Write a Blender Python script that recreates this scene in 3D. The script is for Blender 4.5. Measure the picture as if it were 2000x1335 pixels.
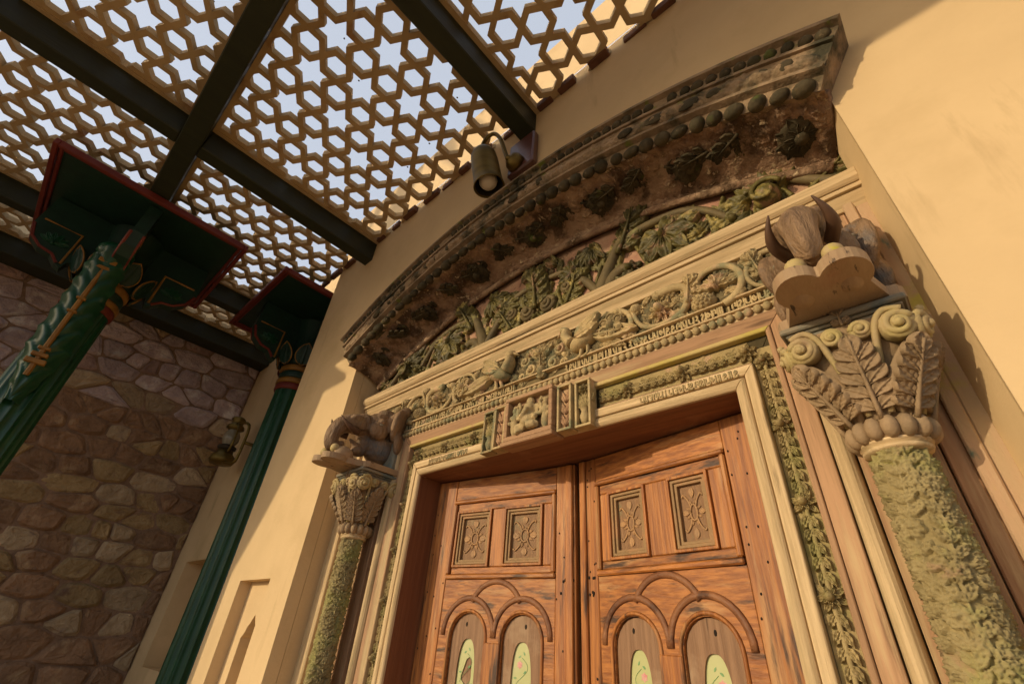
import bpy, bmesh, math, random
import numpy as np
from math import sin, cos, pi, radians, sqrt, atan2, asin
from mathutils import Matrix, Vector
from mathutils.geometry import tessellate_polygon

random.seed(7); RNG = np.random.default_rng(7)
for o in list(bpy.data.objects): bpy.data.objects.remove(o)
SC = bpy.context.scene; COL = SC.collection

# ---------------------------------------------------------------- camera
# All building is done in "units" of the camera's distance to the wall (1.2 m), seen from the eye point:
# unit x = right along the wall, unit y = into the wall (wall face at 1), unit z = up (0 at eye height, 1.4 m).
U = 1.2; EYE = 1.4
def W(p): return Vector((p[0]*U, (p[1]-1)*U, p[2]*U+EYE))
GZ = -EYE/U                                    # the ground in units
R = ((0.73992946, 0.66923631, 0.06802317), (-0.33618159, 0.45548063, -0.82432963), (-0.58265455, 0.58707764, 0.56200846))
cam = bpy.data.cameras.new('camera'); co = bpy.data.objects.new('camera', cam); COL.objects.link(co)
cam.lens = 16.0; cam.sensor_width = 36; cam.clip_start = 0.02; cam.clip_end = 2000
co.matrix_world = Matrix(((R[0][0], -R[1][0], -R[2][0], 0), (R[0][1], -R[1][1], -R[2][1], -U), (R[0][2], -R[1][2], -R[2][2], EYE), (0, 0, 0, 1)))
SC.camera = co

# ---------------------------------------------------------------- sky, sun, exposure
SUN = Vector((-0.45, -1.0, 0.28)).normalized()          # towards the sun
w = bpy.data.worlds.new('World'); SC.world = w; w.use_nodes = True
nt = w.node_tree; bg = nt.nodes['Background']
sky = nt.nodes.new('ShaderNodeTexSky'); sky.sky_type = 'NISHITA'; sky.sun_disc = False
sky.sun_elevation = asin(SUN.z); sky.sun_rotation = atan2(SUN.x, SUN.y)
sky.dust_density = 6.0; sky.air_density = 1.0; sky.ozone_density = 1.0
veil = nt.nodes.new('ShaderNodeMix'); veil.data_type = 'RGBA'              # thin even veil of high cloud over the clear sky
veil.inputs[0].default_value = 0.5; veil.inputs[7].default_value = (7.2, 7.7, 8.6, 1)
nt.links.new(sky.outputs[0], veil.inputs[6]); nt.links.new(veil.outputs[2], bg.inputs[0]); bg.inputs[1].default_value = 0.15
sl = bpy.data.lights.new('sun', 'SUN'); so = bpy.data.objects.new('sun', sl); COL.objects.link(so)
sl.energy = 2.5; sl.angle = radians(0.5); sl.color = (1.0, 0.80, 0.52)
so.rotation_euler = SUN.to_track_quat('Z', 'Y').to_euler(); so.location = (-6, -12, 9)
SC.view_settings.view_transform = 'Standard'; SC.view_settings.look = 'None'
SC.view_settings.exposure = 0.0; SC.view_settings.gamma = 1.0; SC.view_settings.use_curve_mapping = False
SC.render.engine = 'CYCLES'

# ---------------------------------------------------------------- materials
def mk(name, c1, c2, scale=6, stretch=(1, 1, 1), rough=0.7, bump=0.3, bscale=40, c3=None, s3=3, t3=0.55, w3=0.08,
       c4=None, s4=14, t4=0.62, w4=0.05, st4=None, vary=0.0, metal=0.0, spec=0.35, detail=6, bdist=0.01, lo=0.35, hi=0.65, st3=None):
    m = bpy.data.materials.new(name); m.use_nodes = True; n = m.node_tree.nodes; l = m.node_tree.links
    b = n['Principled BSDF']; b.inputs['Roughness'].default_value = rough; b.inputs['Metallic'].default_value = metal
    b.inputs['Specular IOR Level'].default_value = spec
    g = n.new('ShaderNodeNewGeometry')
    def noise(sc, st, det=detail):
        mp = n.new('ShaderNodeMapping'); mp.inputs['Scale'].default_value = st; l.new(g.outputs['Position'], mp.inputs[0])
        x = n.new('ShaderNodeTexNoise'); x.inputs['Scale'].default_value = sc; x.inputs['Detail'].default_value = det
        x.inputs['Roughness'].default_value = 0.62; l.new(mp.outputs[0], x.inputs[0]); return x.outputs[0]
    def ramp(src, a, b_):
        r = n.new('ShaderNodeMapRange'); r.inputs[1].default_value = a; r.inputs[2].default_value = b_; r.clamp = True
        l.new(src, r.inputs[0]); return r.outputs[0]
    def mix(f, a, b_, mode='MIX'):
        x = n.new('ShaderNodeMix'); x.data_type = 'RGBA'; x.blend_type = mode
        if isinstance(f, float): x.inputs[0].default_value = f
        else: l.new(f, x.inputs[0])
        for i, v in ((6, a), (7, b_)):
            if isinstance(v, tuple): x.inputs[i].default_value = (*v, 1)
            else: l.new(v, x.inputs[i])
        return x.outputs[2]
    col = mix(ramp(noise(scale, stretch), lo, hi), c1, c2)
    if c3: col = mix(ramp(noise(s3, st3 or (1, 1, 1)), t3, t3+w3), col, c3)
    if c4: col = mix(ramp(noise(s4, st4 or stretch), t4, t4+w4), col, c4)
    if vary:
        oi = n.new('ShaderNodeObjectInfo'); r = n.new('ShaderNodeMapRange'); r.inputs[3].default_value = 1-vary; r.inputs[4].default_value = 1+vary
        l.new(oi.outputs['Random'], r.inputs[0])
        cx = n.new('ShaderNodeCombineXYZ'); [l.new(r.outputs[0], cx.inputs[i]) for i in range(3)]
        x = n.new('ShaderNodeVectorMath'); x.operation = 'MULTIPLY'; l.new(col, x.inputs[0]); l.new(cx.outputs[0], x.inputs[1]); col = x.outputs[0]
    l.new(col, b.inputs['Base Color'])
    if bump:
        bp = n.new('ShaderNodeBump'); bp.inputs['Strength'].default_value = bump; bp.inputs['Distance'].default_value = bdist
        l.new(noise(bscale, stretch, 4), bp.inputs['Height']); l.new(bp.outputs[0], b.inputs['Normal'])
    return m

M = {}
M['plaster'] = mk('cream_plaster', (0.62, 0.45, 0.245), (0.68, 0.50, 0.275), 2.2, rough=0.85, bump=0.12, bscale=60, c3=(0.54, 0.385, 0.20), s3=1.3, t3=0.54, w3=0.2, spec=0.2,
                  c4=(0.49, 0.345, 0.18), s4=6, t4=0.61, w4=0.14, st4=(1, 1, 0.18))
GV = (30, 30, 1.3); GH = (1.3, 30, 30)
for ax, st in (('v', GV), ('h', GH)):
    st2 = (9, 9, 0.8) if ax == 'v' else (0.8, 9, 9)
    M['door_'+ax] = mk('door_wood_'+ax, (0.42, 0.160, 0.036), (0.24, 0.080, 0.019), 2.6, st, 0.5, 0.5, 5.0, c3=(0.46, 0.245, 0.095), s3=2.4, t3=0.545, w3=0.14, c4=(0.060, 0.026, 0.012), s4=3.0, t4=0.555, w4=0.10, spec=0.35, st3=st2, st4=st2, detail=8, bdist=0.004, lo=0.40, hi=0.60, vary=0.12)
    M['tan_'+ax] = mk('pale_teak_'+ax, (0.62, 0.46, 0.26), (0.46, 0.33, 0.175), 2.2, st, 0.8, 0.6, 5.0, c3=(0.38, 0.285, 0.15), s3=2.6, t3=0.53, w3=0.14, c4=(0.13, 0.085, 0.04), s4=2.2, t4=0.615, w4=0.10, spec=0.25, st3=st2, st4=st2, detail=8, bdist=0.004, lo=0.4, hi=0.6, vary=0.08)
    M['pink_'+ax] = mk('faded_red_teak_'+ax, (0.43, 0.255, 0.14), (0.33, 0.195, 0.105), 2.2, st, 0.75, 0.45, 5.0, c3=(0.50, 0.37, 0.20), s3=1.8, t3=0.53, w3=0.14, c4=(0.12, 0.065, 0.036), s4=2.2, t4=0.60, w4=0.10, spec=0.25, st3=st2, st4=st2, detail=8, bdist=0.004, lo=0.4, hi=0.6, vary=0.1)
    M['yel_'+ax] = mk('ochre_edge_'+ax, (0.50, 0.37, 0.18), (0.46, 0.37, 0.09), 5, (1, 1, 1), 0.75, 0.3, 30, c3=(0.42, 0.25, 0.13), s3=6, t3=0.56, w3=0.1, spec=0.25)
M['arch_v'] = mk('grey_brown_panel', (0.29, 0.165, 0.088), (0.19, 0.10, 0.05), 2.6, GV, 0.6, 0.4, 5, c3=(0.36, 0.24, 0.14), s3=3, t3=0.56, w3=0.12, c4=(0.09, 0.045, 0.02), s4=1.2, t4=0.66, w4=0.06)
M['panelwood'] = mk('panel_brown', (0.27, 0.145, 0.062), (0.19, 0.10, 0.045), 3, GV, 0.6, 0.4, 5, c3=(0.22, 0.16, 0.075), s3=10, t3=0.55, w3=0.1)
M['inlay'] = mk('panel_inlay', (0.42, 0.235, 0.10), (0.33, 0.20, 0.10), 14, rough=0.6, bump=0.3, bscale=60)
M['oldpaint'] = mk('panel_green_brown', (0.33, 0.20, 0.090), (0.25, 0.155, 0.068), 7, (1, 1, 1), 0.65, 0.3, 40, c3=(0.35, 0.19, 0.085), s3=9, t3=0.54, w3=0.1, c4=(0.08, 0.055, 0.03), s4=14, t4=0.67, w4=0.05)
M['soffit'] = mk('dark_red_wood', (0.25, 0.105, 0.045), (0.16, 0.06, 0.027), 1.3, GH, 0.6, 0.3, 3, c3=(0.30, 0.15, 0.075), s3=3, t3=0.58, w3=0.12)
M['reveal'] = mk('reveal_wood', (0.22, 0.085, 0.034), (0.15, 0.055, 0.022), 1.3, GV, 0.6, 0.3, 3)
M['reveal2'] = mk('worn_moulding', (0.27, 0.115, 0.045), (0.16, 0.062, 0.026), 9, (1, 1, 1), 0.55, 0.4, 60, c3=(0.09, 0.036, 0.016), s3=12, t3=0.54, w3=0.12)
M['carve'] = mk('carved_teak_lichen', (0.46, 0.345, 0.175), (0.33, 0.25, 0.125), 18, rough=0.8, bump=0.5, bscale=120, bdist=0.005, c3=(0.21, 0.205, 0.115), s3=9, t3=0.52, w3=0.12, c4=(0.49, 0.33, 0.20), s4=11, t4=0.58, w4=0.08, st4=(1, 1, 1), vary=0.18, spec=0.25)
M['carvegreen'] = mk('carved_green_lichen', (0.36, 0.275, 0.13), (0.27, 0.205, 0.092), 22, rough=0.85, bump=0.5, bscale=140, bdist=0.004, c3=(0.23, 0.20, 0.075), s3=9, t3=0.50, w3=0.14, c4=(0.40, 0.27, 0.16), s4=13, t4=0.60, w4=0.08, st4=(1, 1, 1), vary=0.16, spec=0.2)
M['carvedeep'] = mk('carving_low_relief', (0.20, 0.155, 0.080), (0.115, 0.092, 0.048), 20, rough=0.85, bump=0.4, bscale=120, bdist=0.004, c3=(0.12, 0.125, 0.075), s3=9, t3=0.52, w3=0.12, spec=0.2)
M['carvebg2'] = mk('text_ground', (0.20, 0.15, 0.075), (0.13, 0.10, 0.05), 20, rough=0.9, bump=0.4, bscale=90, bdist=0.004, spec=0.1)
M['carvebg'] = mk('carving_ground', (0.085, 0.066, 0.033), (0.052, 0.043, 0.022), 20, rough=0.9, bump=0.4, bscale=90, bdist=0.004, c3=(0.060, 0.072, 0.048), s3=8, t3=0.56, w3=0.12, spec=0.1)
M['mosscol'] = mk('mossy_shaft', (0.33, 0.265, 0.13), (0.24, 0.19, 0.088), 14, rough=0.9, bump=0.5, bscale=110, bdist=0.004, c3=(0.30, 0.28, 0.10), s3=6, t3=0.50, w3=0.14, c4=(0.33, 0.21, 0.13), s4=10, t4=0.60, w4=0.1, st4=(1, 1, 1), vary=0.1, spec=0.15)
M['capital'] = mk('capital_brown', (0.33, 0.225, 0.125), (0.245, 0.170, 0.092), 16, rough=0.75, bump=0.45, bscale=80, bdist=0.005, c3=(0.33, 0.30, 0.11), s3=7, t3=0.64, w3=0.14, c4=(0.18, 0.15, 0.07), s4=9, t4=0.60, w4=0.1, st4=(1, 1, 1), vary=0.08)
M['volute'] = mk('volute_yellow', (0.42, 0.34, 0.135), (0.37, 0.27, 0.145), 12, rough=0.7, bump=0.3, bscale=70, bdist=0.005, c3=(0.24, 0.16, 0.085), s3=10, t3=0.58, w3=0.1)
M['bluewash'] = mk('faded_blue_paint', (0.20, 0.195, 0.155), (0.26, 0.20, 0.12), 9, rough=0.7, bump=0.35, bscale=60, bdist=0.005, c3=(0.115, 0.145, 0.135), s3=6, t3=0.50, w3=0.1)
M['peeled'] = mk('peeling_painted_plank', (0.46, 0.295, 0.175), (0.42, 0.30, 0.17), 5, (4, 4, 1), 0.75, 0.3, 30, c3=(0.44, 0.36, 0.075), s3=4.0, t3=0.545, w3=0.08, c4=(0.13, 0.17, 0.125), s4=4.5, t4=0.585, w4=0.04, st4=(1.6, 1.6, 0.7))
M['elephant'] = mk('elephant_brown_blue', (0.31, 0.195, 0.105), (0.145, 0.088, 0.048), 8, (2.2, 2.2, .6), rough=0.6, bump=1.0, bscale=34, bdist=0.012, c3=(0.115, 0.12, 0.125), s3=4.2, t3=0.55, w3=0.12, c4=(0.30, 0.215, 0.12), s4=12, t4=0.62, w4=0.1, st4=(1, 1, 1))
M['tusk'] = mk('tusk_brown', (0.12, 0.062, 0.032), (0.08, 0.042, 0.024), 12, rough=0.6, bump=0.2, bscale=60, bdist=0.004)
M['shelf'] = mk('shelf_bare_wood', (0.38, 0.265, 0.155), (0.31, 0.205, 0.115), 6, (3, 1, 1), 0.75, 0.3, 30, c3=(0.33, 0.19, 0.11), s3=5, t3=0.58, w3=0.12, c4=(0.07, 0.045, 0.03), s4=13, t4=0.60, w4=0.05, st4=(3.5, 0.7, 1))
M['fruit'] = mk('fruit_yellow', (0.46, 0.36, 0.13), (0.40, 0.29, 0.16), 14, rough=0.65, bump=0.2, bscale=50, bdist=0.004, c3=(0.47, 0.40, 0.05), s3=13, t3=0.56, w3=0.08)
M['corn_dark'] = mk('mossy_black_plaster', (0.040, 0.034, 0.017), (0.085, 0.064, 0.034), 22, spec=0.2, rough=0.8, bump=0.6, bscale=55, bdist=0.008, c3=(0.075, 0.085, 0.022), s3=8, t3=0.60, w3=0.08, c4=(0.20, 0.14, 0.08), s4=26, t4=0.64, w4=0.08, st4=(1, 1, 1), vary=0.2)
M['corn_band'] = mk('weathered_cornice', (0.34, 0.235, 0.14), (0.19, 0.13, 0.07), 10, rough=0.85, bump=0.8, bscale=60, bdist=0.01, c3=(0.045, 0.040, 0.020), s3=6, t3=0.51, w3=0.14, c4=(0.17, 0.19, 0.035), s4=9, t4=0.60, w4=0.08, st4=(1, 1, 1))
M['corn_soff'] = mk('stained_pink_plaster', (0.40, 0.27, 0.165), (0.22, 0.125, 0.072), 11, rough=0.9, bump=1.0, bscale=60, bdist=0.015, c3=(0.095, 0.055, 0.028), s3=7.5, t3=0.49, w3=0.10, c4=(0.48, 0.36, 0.22), s4=30, t4=0.60, w4=0.05, st4=(1, 1, 1))
M['tymp_bg'] = mk('tympanum_pink', (0.43, 0.275, 0.165), (0.36, 0.185, 0.12), 12, rough=0.8, bump=0.5, bscale=90, bdist=0.006, c3=(0.13, 0.07, 0.04), s3=16, t3=0.56, w3=0.08)
M['tymp_leaf'] = mk('painted_green_leaf', (0.135, 0.112, 0.030), (0.066, 0.055, 0.018), 18, rough=0.5, bump=0.5, bscale=60, bdist=0.006, c3=(0.30, 0.235, 0.075), s3=10, t3=0.55, w3=0.08, c4=(0.24, 0.145, 0.075), s4=14, t4=0.56, w4=0.08, st4=(1, 1, 1), vary=0.35, spec=0.3)
M['tymp_stem'] = mk('painted_brown_stem', (0.17, 0.125, 0.058), (0.10, 0.078, 0.04), 14, rough=0.6, bump=0.4, bscale=60, bdist=0.006, c3=(0.22, 0.20, 0.08), s3=9, t3=0.58, w3=0.1, spec=0.2)
M['beam'] = mk('beam_dark_green', (0.026, 0.030, 0.012), (0.020, 0.023, 0.010), 3, (6, 1, 6), 0.55, 0.2, 10)
M['lattice'] = mk('lattice_sandstone', (0.50, 0.36, 0.19), (0.42, 0.29, 0.14), 6, rough=0.85, bump=0.25, bscale=50, c3=(0.28, 0.13, 0.055), s3=3, t3=0.58, w3=0.12)
M['mortared'] = mk('lattice_edge_red', (0.16, 0.07, 0.035), (0.12, 0.05, 0.026), 8, rough=0.85, bump=0.4, bscale=40)
M['green'] = mk('pillar_green_gloss', (0.007, 0.064, 0.026), (0.005, 0.046, 0.019), 8, rough=0.34, bump=0.1, bscale=30, spec=0.4)
M['green2'] = mk('pillar_green_dark', (0.011, 0.040, 0.024), (0.009, 0.028, 0.018), 8, rough=0.45, bump=0.2, bscale=30)
M['gold'] = mk('pillar_gold', (0.30, 0.145, 0.020), (0.20, 0.095, 0.016), 9, rough=0.45, bump=0.15, bscale=40)
M['red'] = mk('pillar_red', (0.17, 0.028, 0.016), (0.13, 0.020, 0.012), 6, rough=0.5, bump=0.15, bscale=40)
M['brass'] = mk('aged_brass', (0.23, 0.16, 0.042), (0.15, 0.105, 0.03), 5, (1, 1, 8), 0.42, 0.1, 30, metal=0.8)
M['brassdark'] = mk('lamp_inside', (0.045, 0.035, 0.018), (0.035, 0.026, 0.014), 5, rough=0.6, bump=0.0)
M['bulb'] = mk('bulb_frosted', (0.78, 0.68, 0.50), (0.74, 0.64, 0.47), 5, rough=0.35, bump=0.0, spec=0.5)
M['redwood'] = mk('mahogany_plate', (0.12, 0.045, 0.035), (0.085, 0.030, 0.024), 2, GH, 0.3, 0.1, 5, spec=0.6)
M['mortar'] = mk('stone_mortar', (0.33, 0.215, 0.14), (0.22, 0.14, 0.09), 14, rough=0.95, bump=0.6, bscale=40, bdist=0.02)
STN = []
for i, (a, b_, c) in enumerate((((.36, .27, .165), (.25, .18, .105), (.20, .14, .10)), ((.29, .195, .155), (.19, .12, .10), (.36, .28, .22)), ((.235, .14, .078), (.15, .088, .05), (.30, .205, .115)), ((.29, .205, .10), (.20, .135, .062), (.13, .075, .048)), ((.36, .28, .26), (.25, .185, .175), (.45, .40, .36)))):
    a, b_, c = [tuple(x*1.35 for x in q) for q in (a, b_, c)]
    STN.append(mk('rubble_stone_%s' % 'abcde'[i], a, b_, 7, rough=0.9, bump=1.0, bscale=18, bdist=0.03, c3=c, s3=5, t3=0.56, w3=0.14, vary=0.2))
M['pane'] = mk('painted_pane', (0.47, 0.475, 0.235), (0.43, 0.45, 0.19), 9, rough=0.2, bump=0.0, c3=(0.58, 0.50, 0.32), s3=8, t3=0.58, w3=0.16, spec=0.5)
M['petal'] = mk('painted_pink', (0.58, 0.20, 0.20), (0.62, 0.42, 0.33), 40, rough=0.3, bump=0.0)
M['pleaf'] = mk('painted_leaf', (0.10, 0.26, 0.10), (0.26, 0.38, 0.16), 40, rough=0.3, bump=0.0)
M['black'] = mk('dark_void', (0.02, 0.013, 0.008), (0.016, 0.01, 0.007), 4, rough=0.9, bump=0.0)
M['paving'] = mk('sandstone_paving', (0.37, 0.265, 0.165), (0.30, 0.21, 0.13), 1.5, rough=0.85, bump=0.2, bscale=30)
M['bark'] = mk('palm_bark', (0.16, 0.115, 0.075), (0.11, 0.08, 0.05), 9, rough=0.95, bump=0.6, bscale=25, bdist=0.02)
M['frond'] = mk('palm_frond', (0.06, 0.10, 0.025), (0.045, 0.08, 0.02), 9, rough=0.6, bump=0.0)
M['lampglass'] = mk('lantern_glass', (0.30, 0.26, 0.17), (0.24, 0.21, 0.14), 6, rough=0.15, bump=0.0, spec=0.6)

def glass_mat():
    m = bpy.data.materials.new('dusty_roof_glass'); m.use_nodes = True; n = m.node_tree.nodes; l = m.node_tree.links
    b = n['Principled BSDF']; b.inputs['Base Color'].default_value = (0.96, 0.96, 0.97, 1); b.inputs['Transmission Weight'].default_value = 1; b.inputs['Roughness'].default_value = 0; b.inputs['IOR'].default_value = 1.12
    d = n.new('ShaderNodeBsdfDiffuse'); d.inputs[0].default_value = (0.10, 0.075, 0.05, 1)
    g = n.new('ShaderNodeNewGeometry'); v = n.new('ShaderNodeTexVoronoi'); v.inputs['Scale'].default_value = 5.5; l.new(g.outputs['Position'], v.inputs[0])
    r = n.new('ShaderNodeMapRange'); r.inputs[1].default_value = 0.045; r.inputs[2].default_value = 0.035; r.clamp = True; l.new(v.outputs['Distance'], r.inputs[0])
    mx = n.new('ShaderNodeMixShader'); l.new(r.outputs[0], mx.inputs[0]); l.new(b.outputs[0], mx.inputs[1]); l.new(d.outputs[0], mx.inputs[2])
    l.new(mx.outputs[0], n['Material Output'].inputs[0]); return m
M['glass'] = glass_mat()

# ---------------------------------------------------------------- geometry kit: a shape is (verts Nx3, faces)
def arr(v): return np.array(v, float).reshape(-1, 3)
def join(*gs):
    gs = [g for g in gs if g is not None and len(g[0])]
    V = []; F = []; k = 0
    for v, f in gs:
        V.append(arr(v)); F += [tuple(i+k for i in q) for q in f]; k += len(v)
    return np.vstack(V), F
def xf(g, t=(0, 0, 0), s=(1, 1, 1), rx=0, ry=0, rz=0):
    m = np.array((Matrix.Rotation(rz, 3, 'Z') @ Matrix.Rotation(ry, 3, 'Y') @ Matrix.Rotation(rx, 3, 'X')))
    s = (s, s, s) if isinstance(s, (int, float)) else s
    return (arr(g[0])*np.array(s)) @ m.T + np.array(t), g[1]
def mirx(g): v = arr(g[0]).copy(); v[:, 0] *= -1; return v, [tuple(reversed(f)) for f in g[1]]
def box(x0, x1, y0, y1, z0, z1, b=0.0):
    if b <= 0:
        v = [(x, y, z) for x in (x0, x1) for y in (y0, y1) for z in (z0, z1)]
        return arr(v), [(0, 1, 3, 2), (4, 6, 7, 5), (0, 4, 5, 1), (2, 3, 7, 6), (0, 2, 6, 4), (1, 5, 7, 3)]
    v = []; idx = {}
    X = (x0, x1); Y = (y0, y1); Z = (z0, z1)
    for i in (0, 1):
        for j in (0, 1):
            for k in (0, 1):
                sx, sy, sz = (1 if i == 0 else -1), (1 if j == 0 else -1), (1 if k == 0 else -1)
                for a in range(3):                                      # vertex on the face normal to axis a
                    p = [X[i]+sx*b, Y[j]+sy*b, Z[k]+sz*b]; p[a] = (X[i], Y[j], Z[k])[a]
                    idx[i, j, k, a] = len(v); v.append(p)
    q = lambda *t: tuple(idx[x] for x in t)
    F = []
    for s in (0, 1):
        f = q((s, 0, 0, 0), (s, 0, 1, 0), (s, 1, 1, 0), (s, 1, 0, 0)); F.append(f if s == 0 else f[::-1])
        f = q((0, s, 0, 1), (1, s, 0, 1), (1, s, 1, 1), (0, s, 1, 1)); F.append(f if s == 0 else f[::-1])
        f = q((0, 0, s, 2), (0, 1, s, 2), (1, 1, s, 2), (1, 0, s, 2)); F.append(f if s == 0 else f[::-1])
    for i in (0, 1):
        for j in (0, 1):
            for e in (q((i, j, 0, 0), (i, j, 0, 1), (i, j, 1, 1), (i, j, 1, 0)), q((i, 0, j, 0), (i, 1, j, 0), (i, 1, j, 2), (i, 0, j, 2)), q((0, i, j, 1), (1, i, j, 1), (1, i, j, 2), (0, i, j, 2))): F.append(e)
            for k in (0, 1): F.append(q((i, j, k, 0), (i, j, k, 1), (i, j, k, 2)))
    return arr(v), F
def grid(fn, nu, nv, wrapu=False, wrapv=False):
    V = [fn(i/(nu-(0 if wrapu else 1)), j/(nv-(0 if wrapv else 1))) for i in range(nu) for j in range(nv)]
    F = []
    for i in range(nu if wrapu else nu-1):
        for j in range(nv if wrapv else nv-1):
            a, b = i, (i+1) % nu; c, d = j, (j+1) % nv
            F.append((a*nv+c, b*nv+c, b*nv+d, a*nv+d))
    return arr(V), F
def lathe(prof, n=16, c=(0, 0, 0), a0=0, a1=2*pi):
    full = abs(a1-a0-2*pi) < 1e-6
    def f(u, v):
        i = min(int(round(v*(len(prof)-1))), len(prof)-1); r, z = prof[i]; a = a0+(a1-a0)*u
        return c[0]+r*cos(a), c[1]+r*sin(a), c[2]+z
    return grid(f, n if full else n+1, len(prof), wrapu=full)
def ell(c, r, nu=10, nv=7, rx=0, ry=0, rz=0):
    def f(u, v): a = 2*pi*u; t = pi*(v*0.998+0.001); return r[0]*sin(t)*cos(a), r[1]*sin(t)*sin(a), r[2]*cos(t)
    return xf(grid(f, nu, nv, wrapu=True), c, 1, rx, ry, rz)
def smoothpath(P, n=4):
    P = arr(P); out = []
    for i in range(len(P)-1):
        p0, p1, p2, p3 = P[max(i-1, 0)], P[i], P[i+1], P[min(i+2, len(P)-1)]
        for k in range(n):
            t = k/n; out.append(0.5*((2*p1)+(-p0+p2)*t+(2*p0-5*p1+4*p2-p3)*t*t+(-p0+3*p1-3*p2+p3)*t**3))
    out.append(P[-1]); return np.array(out)
def tube(P, rad, seg=7, up=(0, 0, 1), flat=1.0):
    P = arr(P); n = len(P); rad = np.broadcast_to(np.array(rad, float), (n,)) if np.ndim(rad) else np.full(n, rad)
    T = np.gradient(P, axis=0); T /= np.linalg.norm(T, axis=1)[:, None]+1e-12
    V = []; upv = np.array(up, float)
    for i in range(n):
        s = np.cross(T[i], upv); L = np.linalg.norm(s)
        s = s/L if L > 1e-4 else np.array((1., 0, 0)); q = np.cross(s, T[i])
        for k in range(seg): a = 2*pi*k/seg; V.append(P[i]+rad[i]*(cos(a)*s+sin(a)*q*flat))
    F = [(i*seg+k, i*seg+(k+1) % seg, (i+1)*seg+(k+1) % seg, (i+1)*seg+k) for i in range(n-1) for k in range(seg)]
    F.append(tuple(range(seg))[::-1]); F.append(tuple((n-1)*seg+k for k in range(seg)))
    return arr(V), F
def taper(n, a, b): return np.linspace(a, b, n)
def leaf(L, Wd, h, lob=0.0, nl=4, curl=0.0, nu=9, nv=7, p=0.8, bend=0.0, scoop=0.42):
    """carved leaf: raised rim, scooped blade with veins, midrib, steep cut edge"""
    nu = max(nu, 12) if nu > 4 else nu
    S = (-1, -.93, -.80, -.55, -.28, -.10, 0, .10, .28, .55, .80, .93, 1) if nv > 3 else (-1, -.8, 0, .8, 1)
    def f(t, v):
        s = S[int(round(v*(len(S)-1)))]; a = abs(s)
        wd = Wd*0.5*(sin(pi*min(max(t, 0.02), 0.985)**p)**0.75+0.02)*(1-lob*abs(sin(t*pi*nl+.3)))
        if a > .99: z = -.25*h
        else: z = h*((1-scoop)+scoop*(a/.93)**2)*(.75+.25*sin(pi*t**.7))-(.30*h*max(0, a-.80)/.13)+.30*h*math.exp(-(s/.12)**2)*(1-t)-.13*h*(1+sin(2*pi*(nl*t-.9*a)))*(a > .05)*(a < .9)
        return s*wd+bend*t*t, L*t, z+curl*t*t-0.05*h
    return grid(f, nu, len(S))
def rosette(r, n=6, h=0.02, layers=2, c=0.28):
    g = []
    for k in range(layers):
        rr = r*(1-0.36*k); base = leaf(rr*0.95, rr*2.3*pi/n/2.6, h*0.7, nu=6, nv=5, p=1.25)
        for i in range(n): g.append(xf(base, (0, 0, h*0.42*k), 1, rz=2*pi*(i+0.5*k)/n))
    g.append(ell((0, 0, h*0.5*layers), (r*c, r*c, h*0.6), 8, 6)); return join(*g)
def cupflower(r, h=0.02):
    g = []
    for i in range(6):
        a = 2*pi*i/6+0.3; g.append(ell((r*0.62*cos(a), r*0.62*sin(a), 0.2*h), (r*0.38, r*0.38, h*0.8), 8, 5))
        g.append(tube([(r*0.62*cos(a)+r*0.3*cos(t), r*0.62*sin(a)+r*0.3*sin(t), h*0.85) for t in np.linspace(0, 2*pi, 9)], r*0.07, 4))
    g.append(ell((0, 0, 0.5*h), (r*0.36, r*0.36, h*0.9), 8, 6)); return join(*g)
def acanthus(L, Wd, h, n=4, curl=0.0, fan=0.85):
    g = []
    for i in range(n):
        t = 0.10+0.62*i/max(n-1, 1); ll = Wd*0.62*(1.0-0.25*abs(t-0.4)); ang = fan*(1-0.45*t)
        for s in (-1, 1):
            lf = leaf(ll, ll*0.62, h, lob=0.12, nl=3, nu=7, nv=5, p=1.15, curl=-0.2*h)
            g.append(xf(lf, (0, L*t, curl*t*t), 1, rz=-s*ang*0.95))
    g.append(xf(leaf(L*0.42, Wd*0.5, h*1.15, nu=7, nv=5, p=1.1), (0, L*0.64, curl*0.45)))
    g.append(tube([(0, L*t, h*0.75+curl*t*t) for t in np.linspace(0, 0.9, 6)], taper(6, Wd*0.075, Wd*0.02), 5))
    return join(*g)
def fanleaf(r, h, n=7, spread=2.6):
    g = []
    for i in range(n):
        a = -spread/2+spread*i/(n-1); ll = r*(0.82+0.18*cos(a*0.8))
        g.append(xf(leaf(ll, r*1.5*spread/n/1.6, h, lob=0.08, nl=2, nu=7, nv=5, p=1.4), (0, 0, 0.002*i % 0.004), 1, rz=a))
    g.append(ell((0, 0, h*0.4), (r*0.13, r*0.13, h*0.8), 8, 5)); return join(*g)
def spiral(r0, turns=1.6, tail=None, n=26):
    return [(r0*(1-0.82*k/n)*cos(a), r0*(1-0.82*k/n)*sin(a), 0.0) for k in range(n+1) for a in (2*pi*turns*k/n,)]
def volute(r, th, dep, turns=1.7):
    P = np.array(spiral(r-th*0.5, turns)); P[:, 2] = np.linspace(0, dep*0.5, len(P))
    return join(tube(P, taper(len(P), th*0.55, th*0.34), 6), lathe([(0.001, dep*0.30), (r*0.86, dep*0.25), (r*0.92, 0), (r*0.9, -dep)], 14), ell((0, 0, dep*0.5), (th*0.6, th*0.6, th*0.5), 8, 6))
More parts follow.
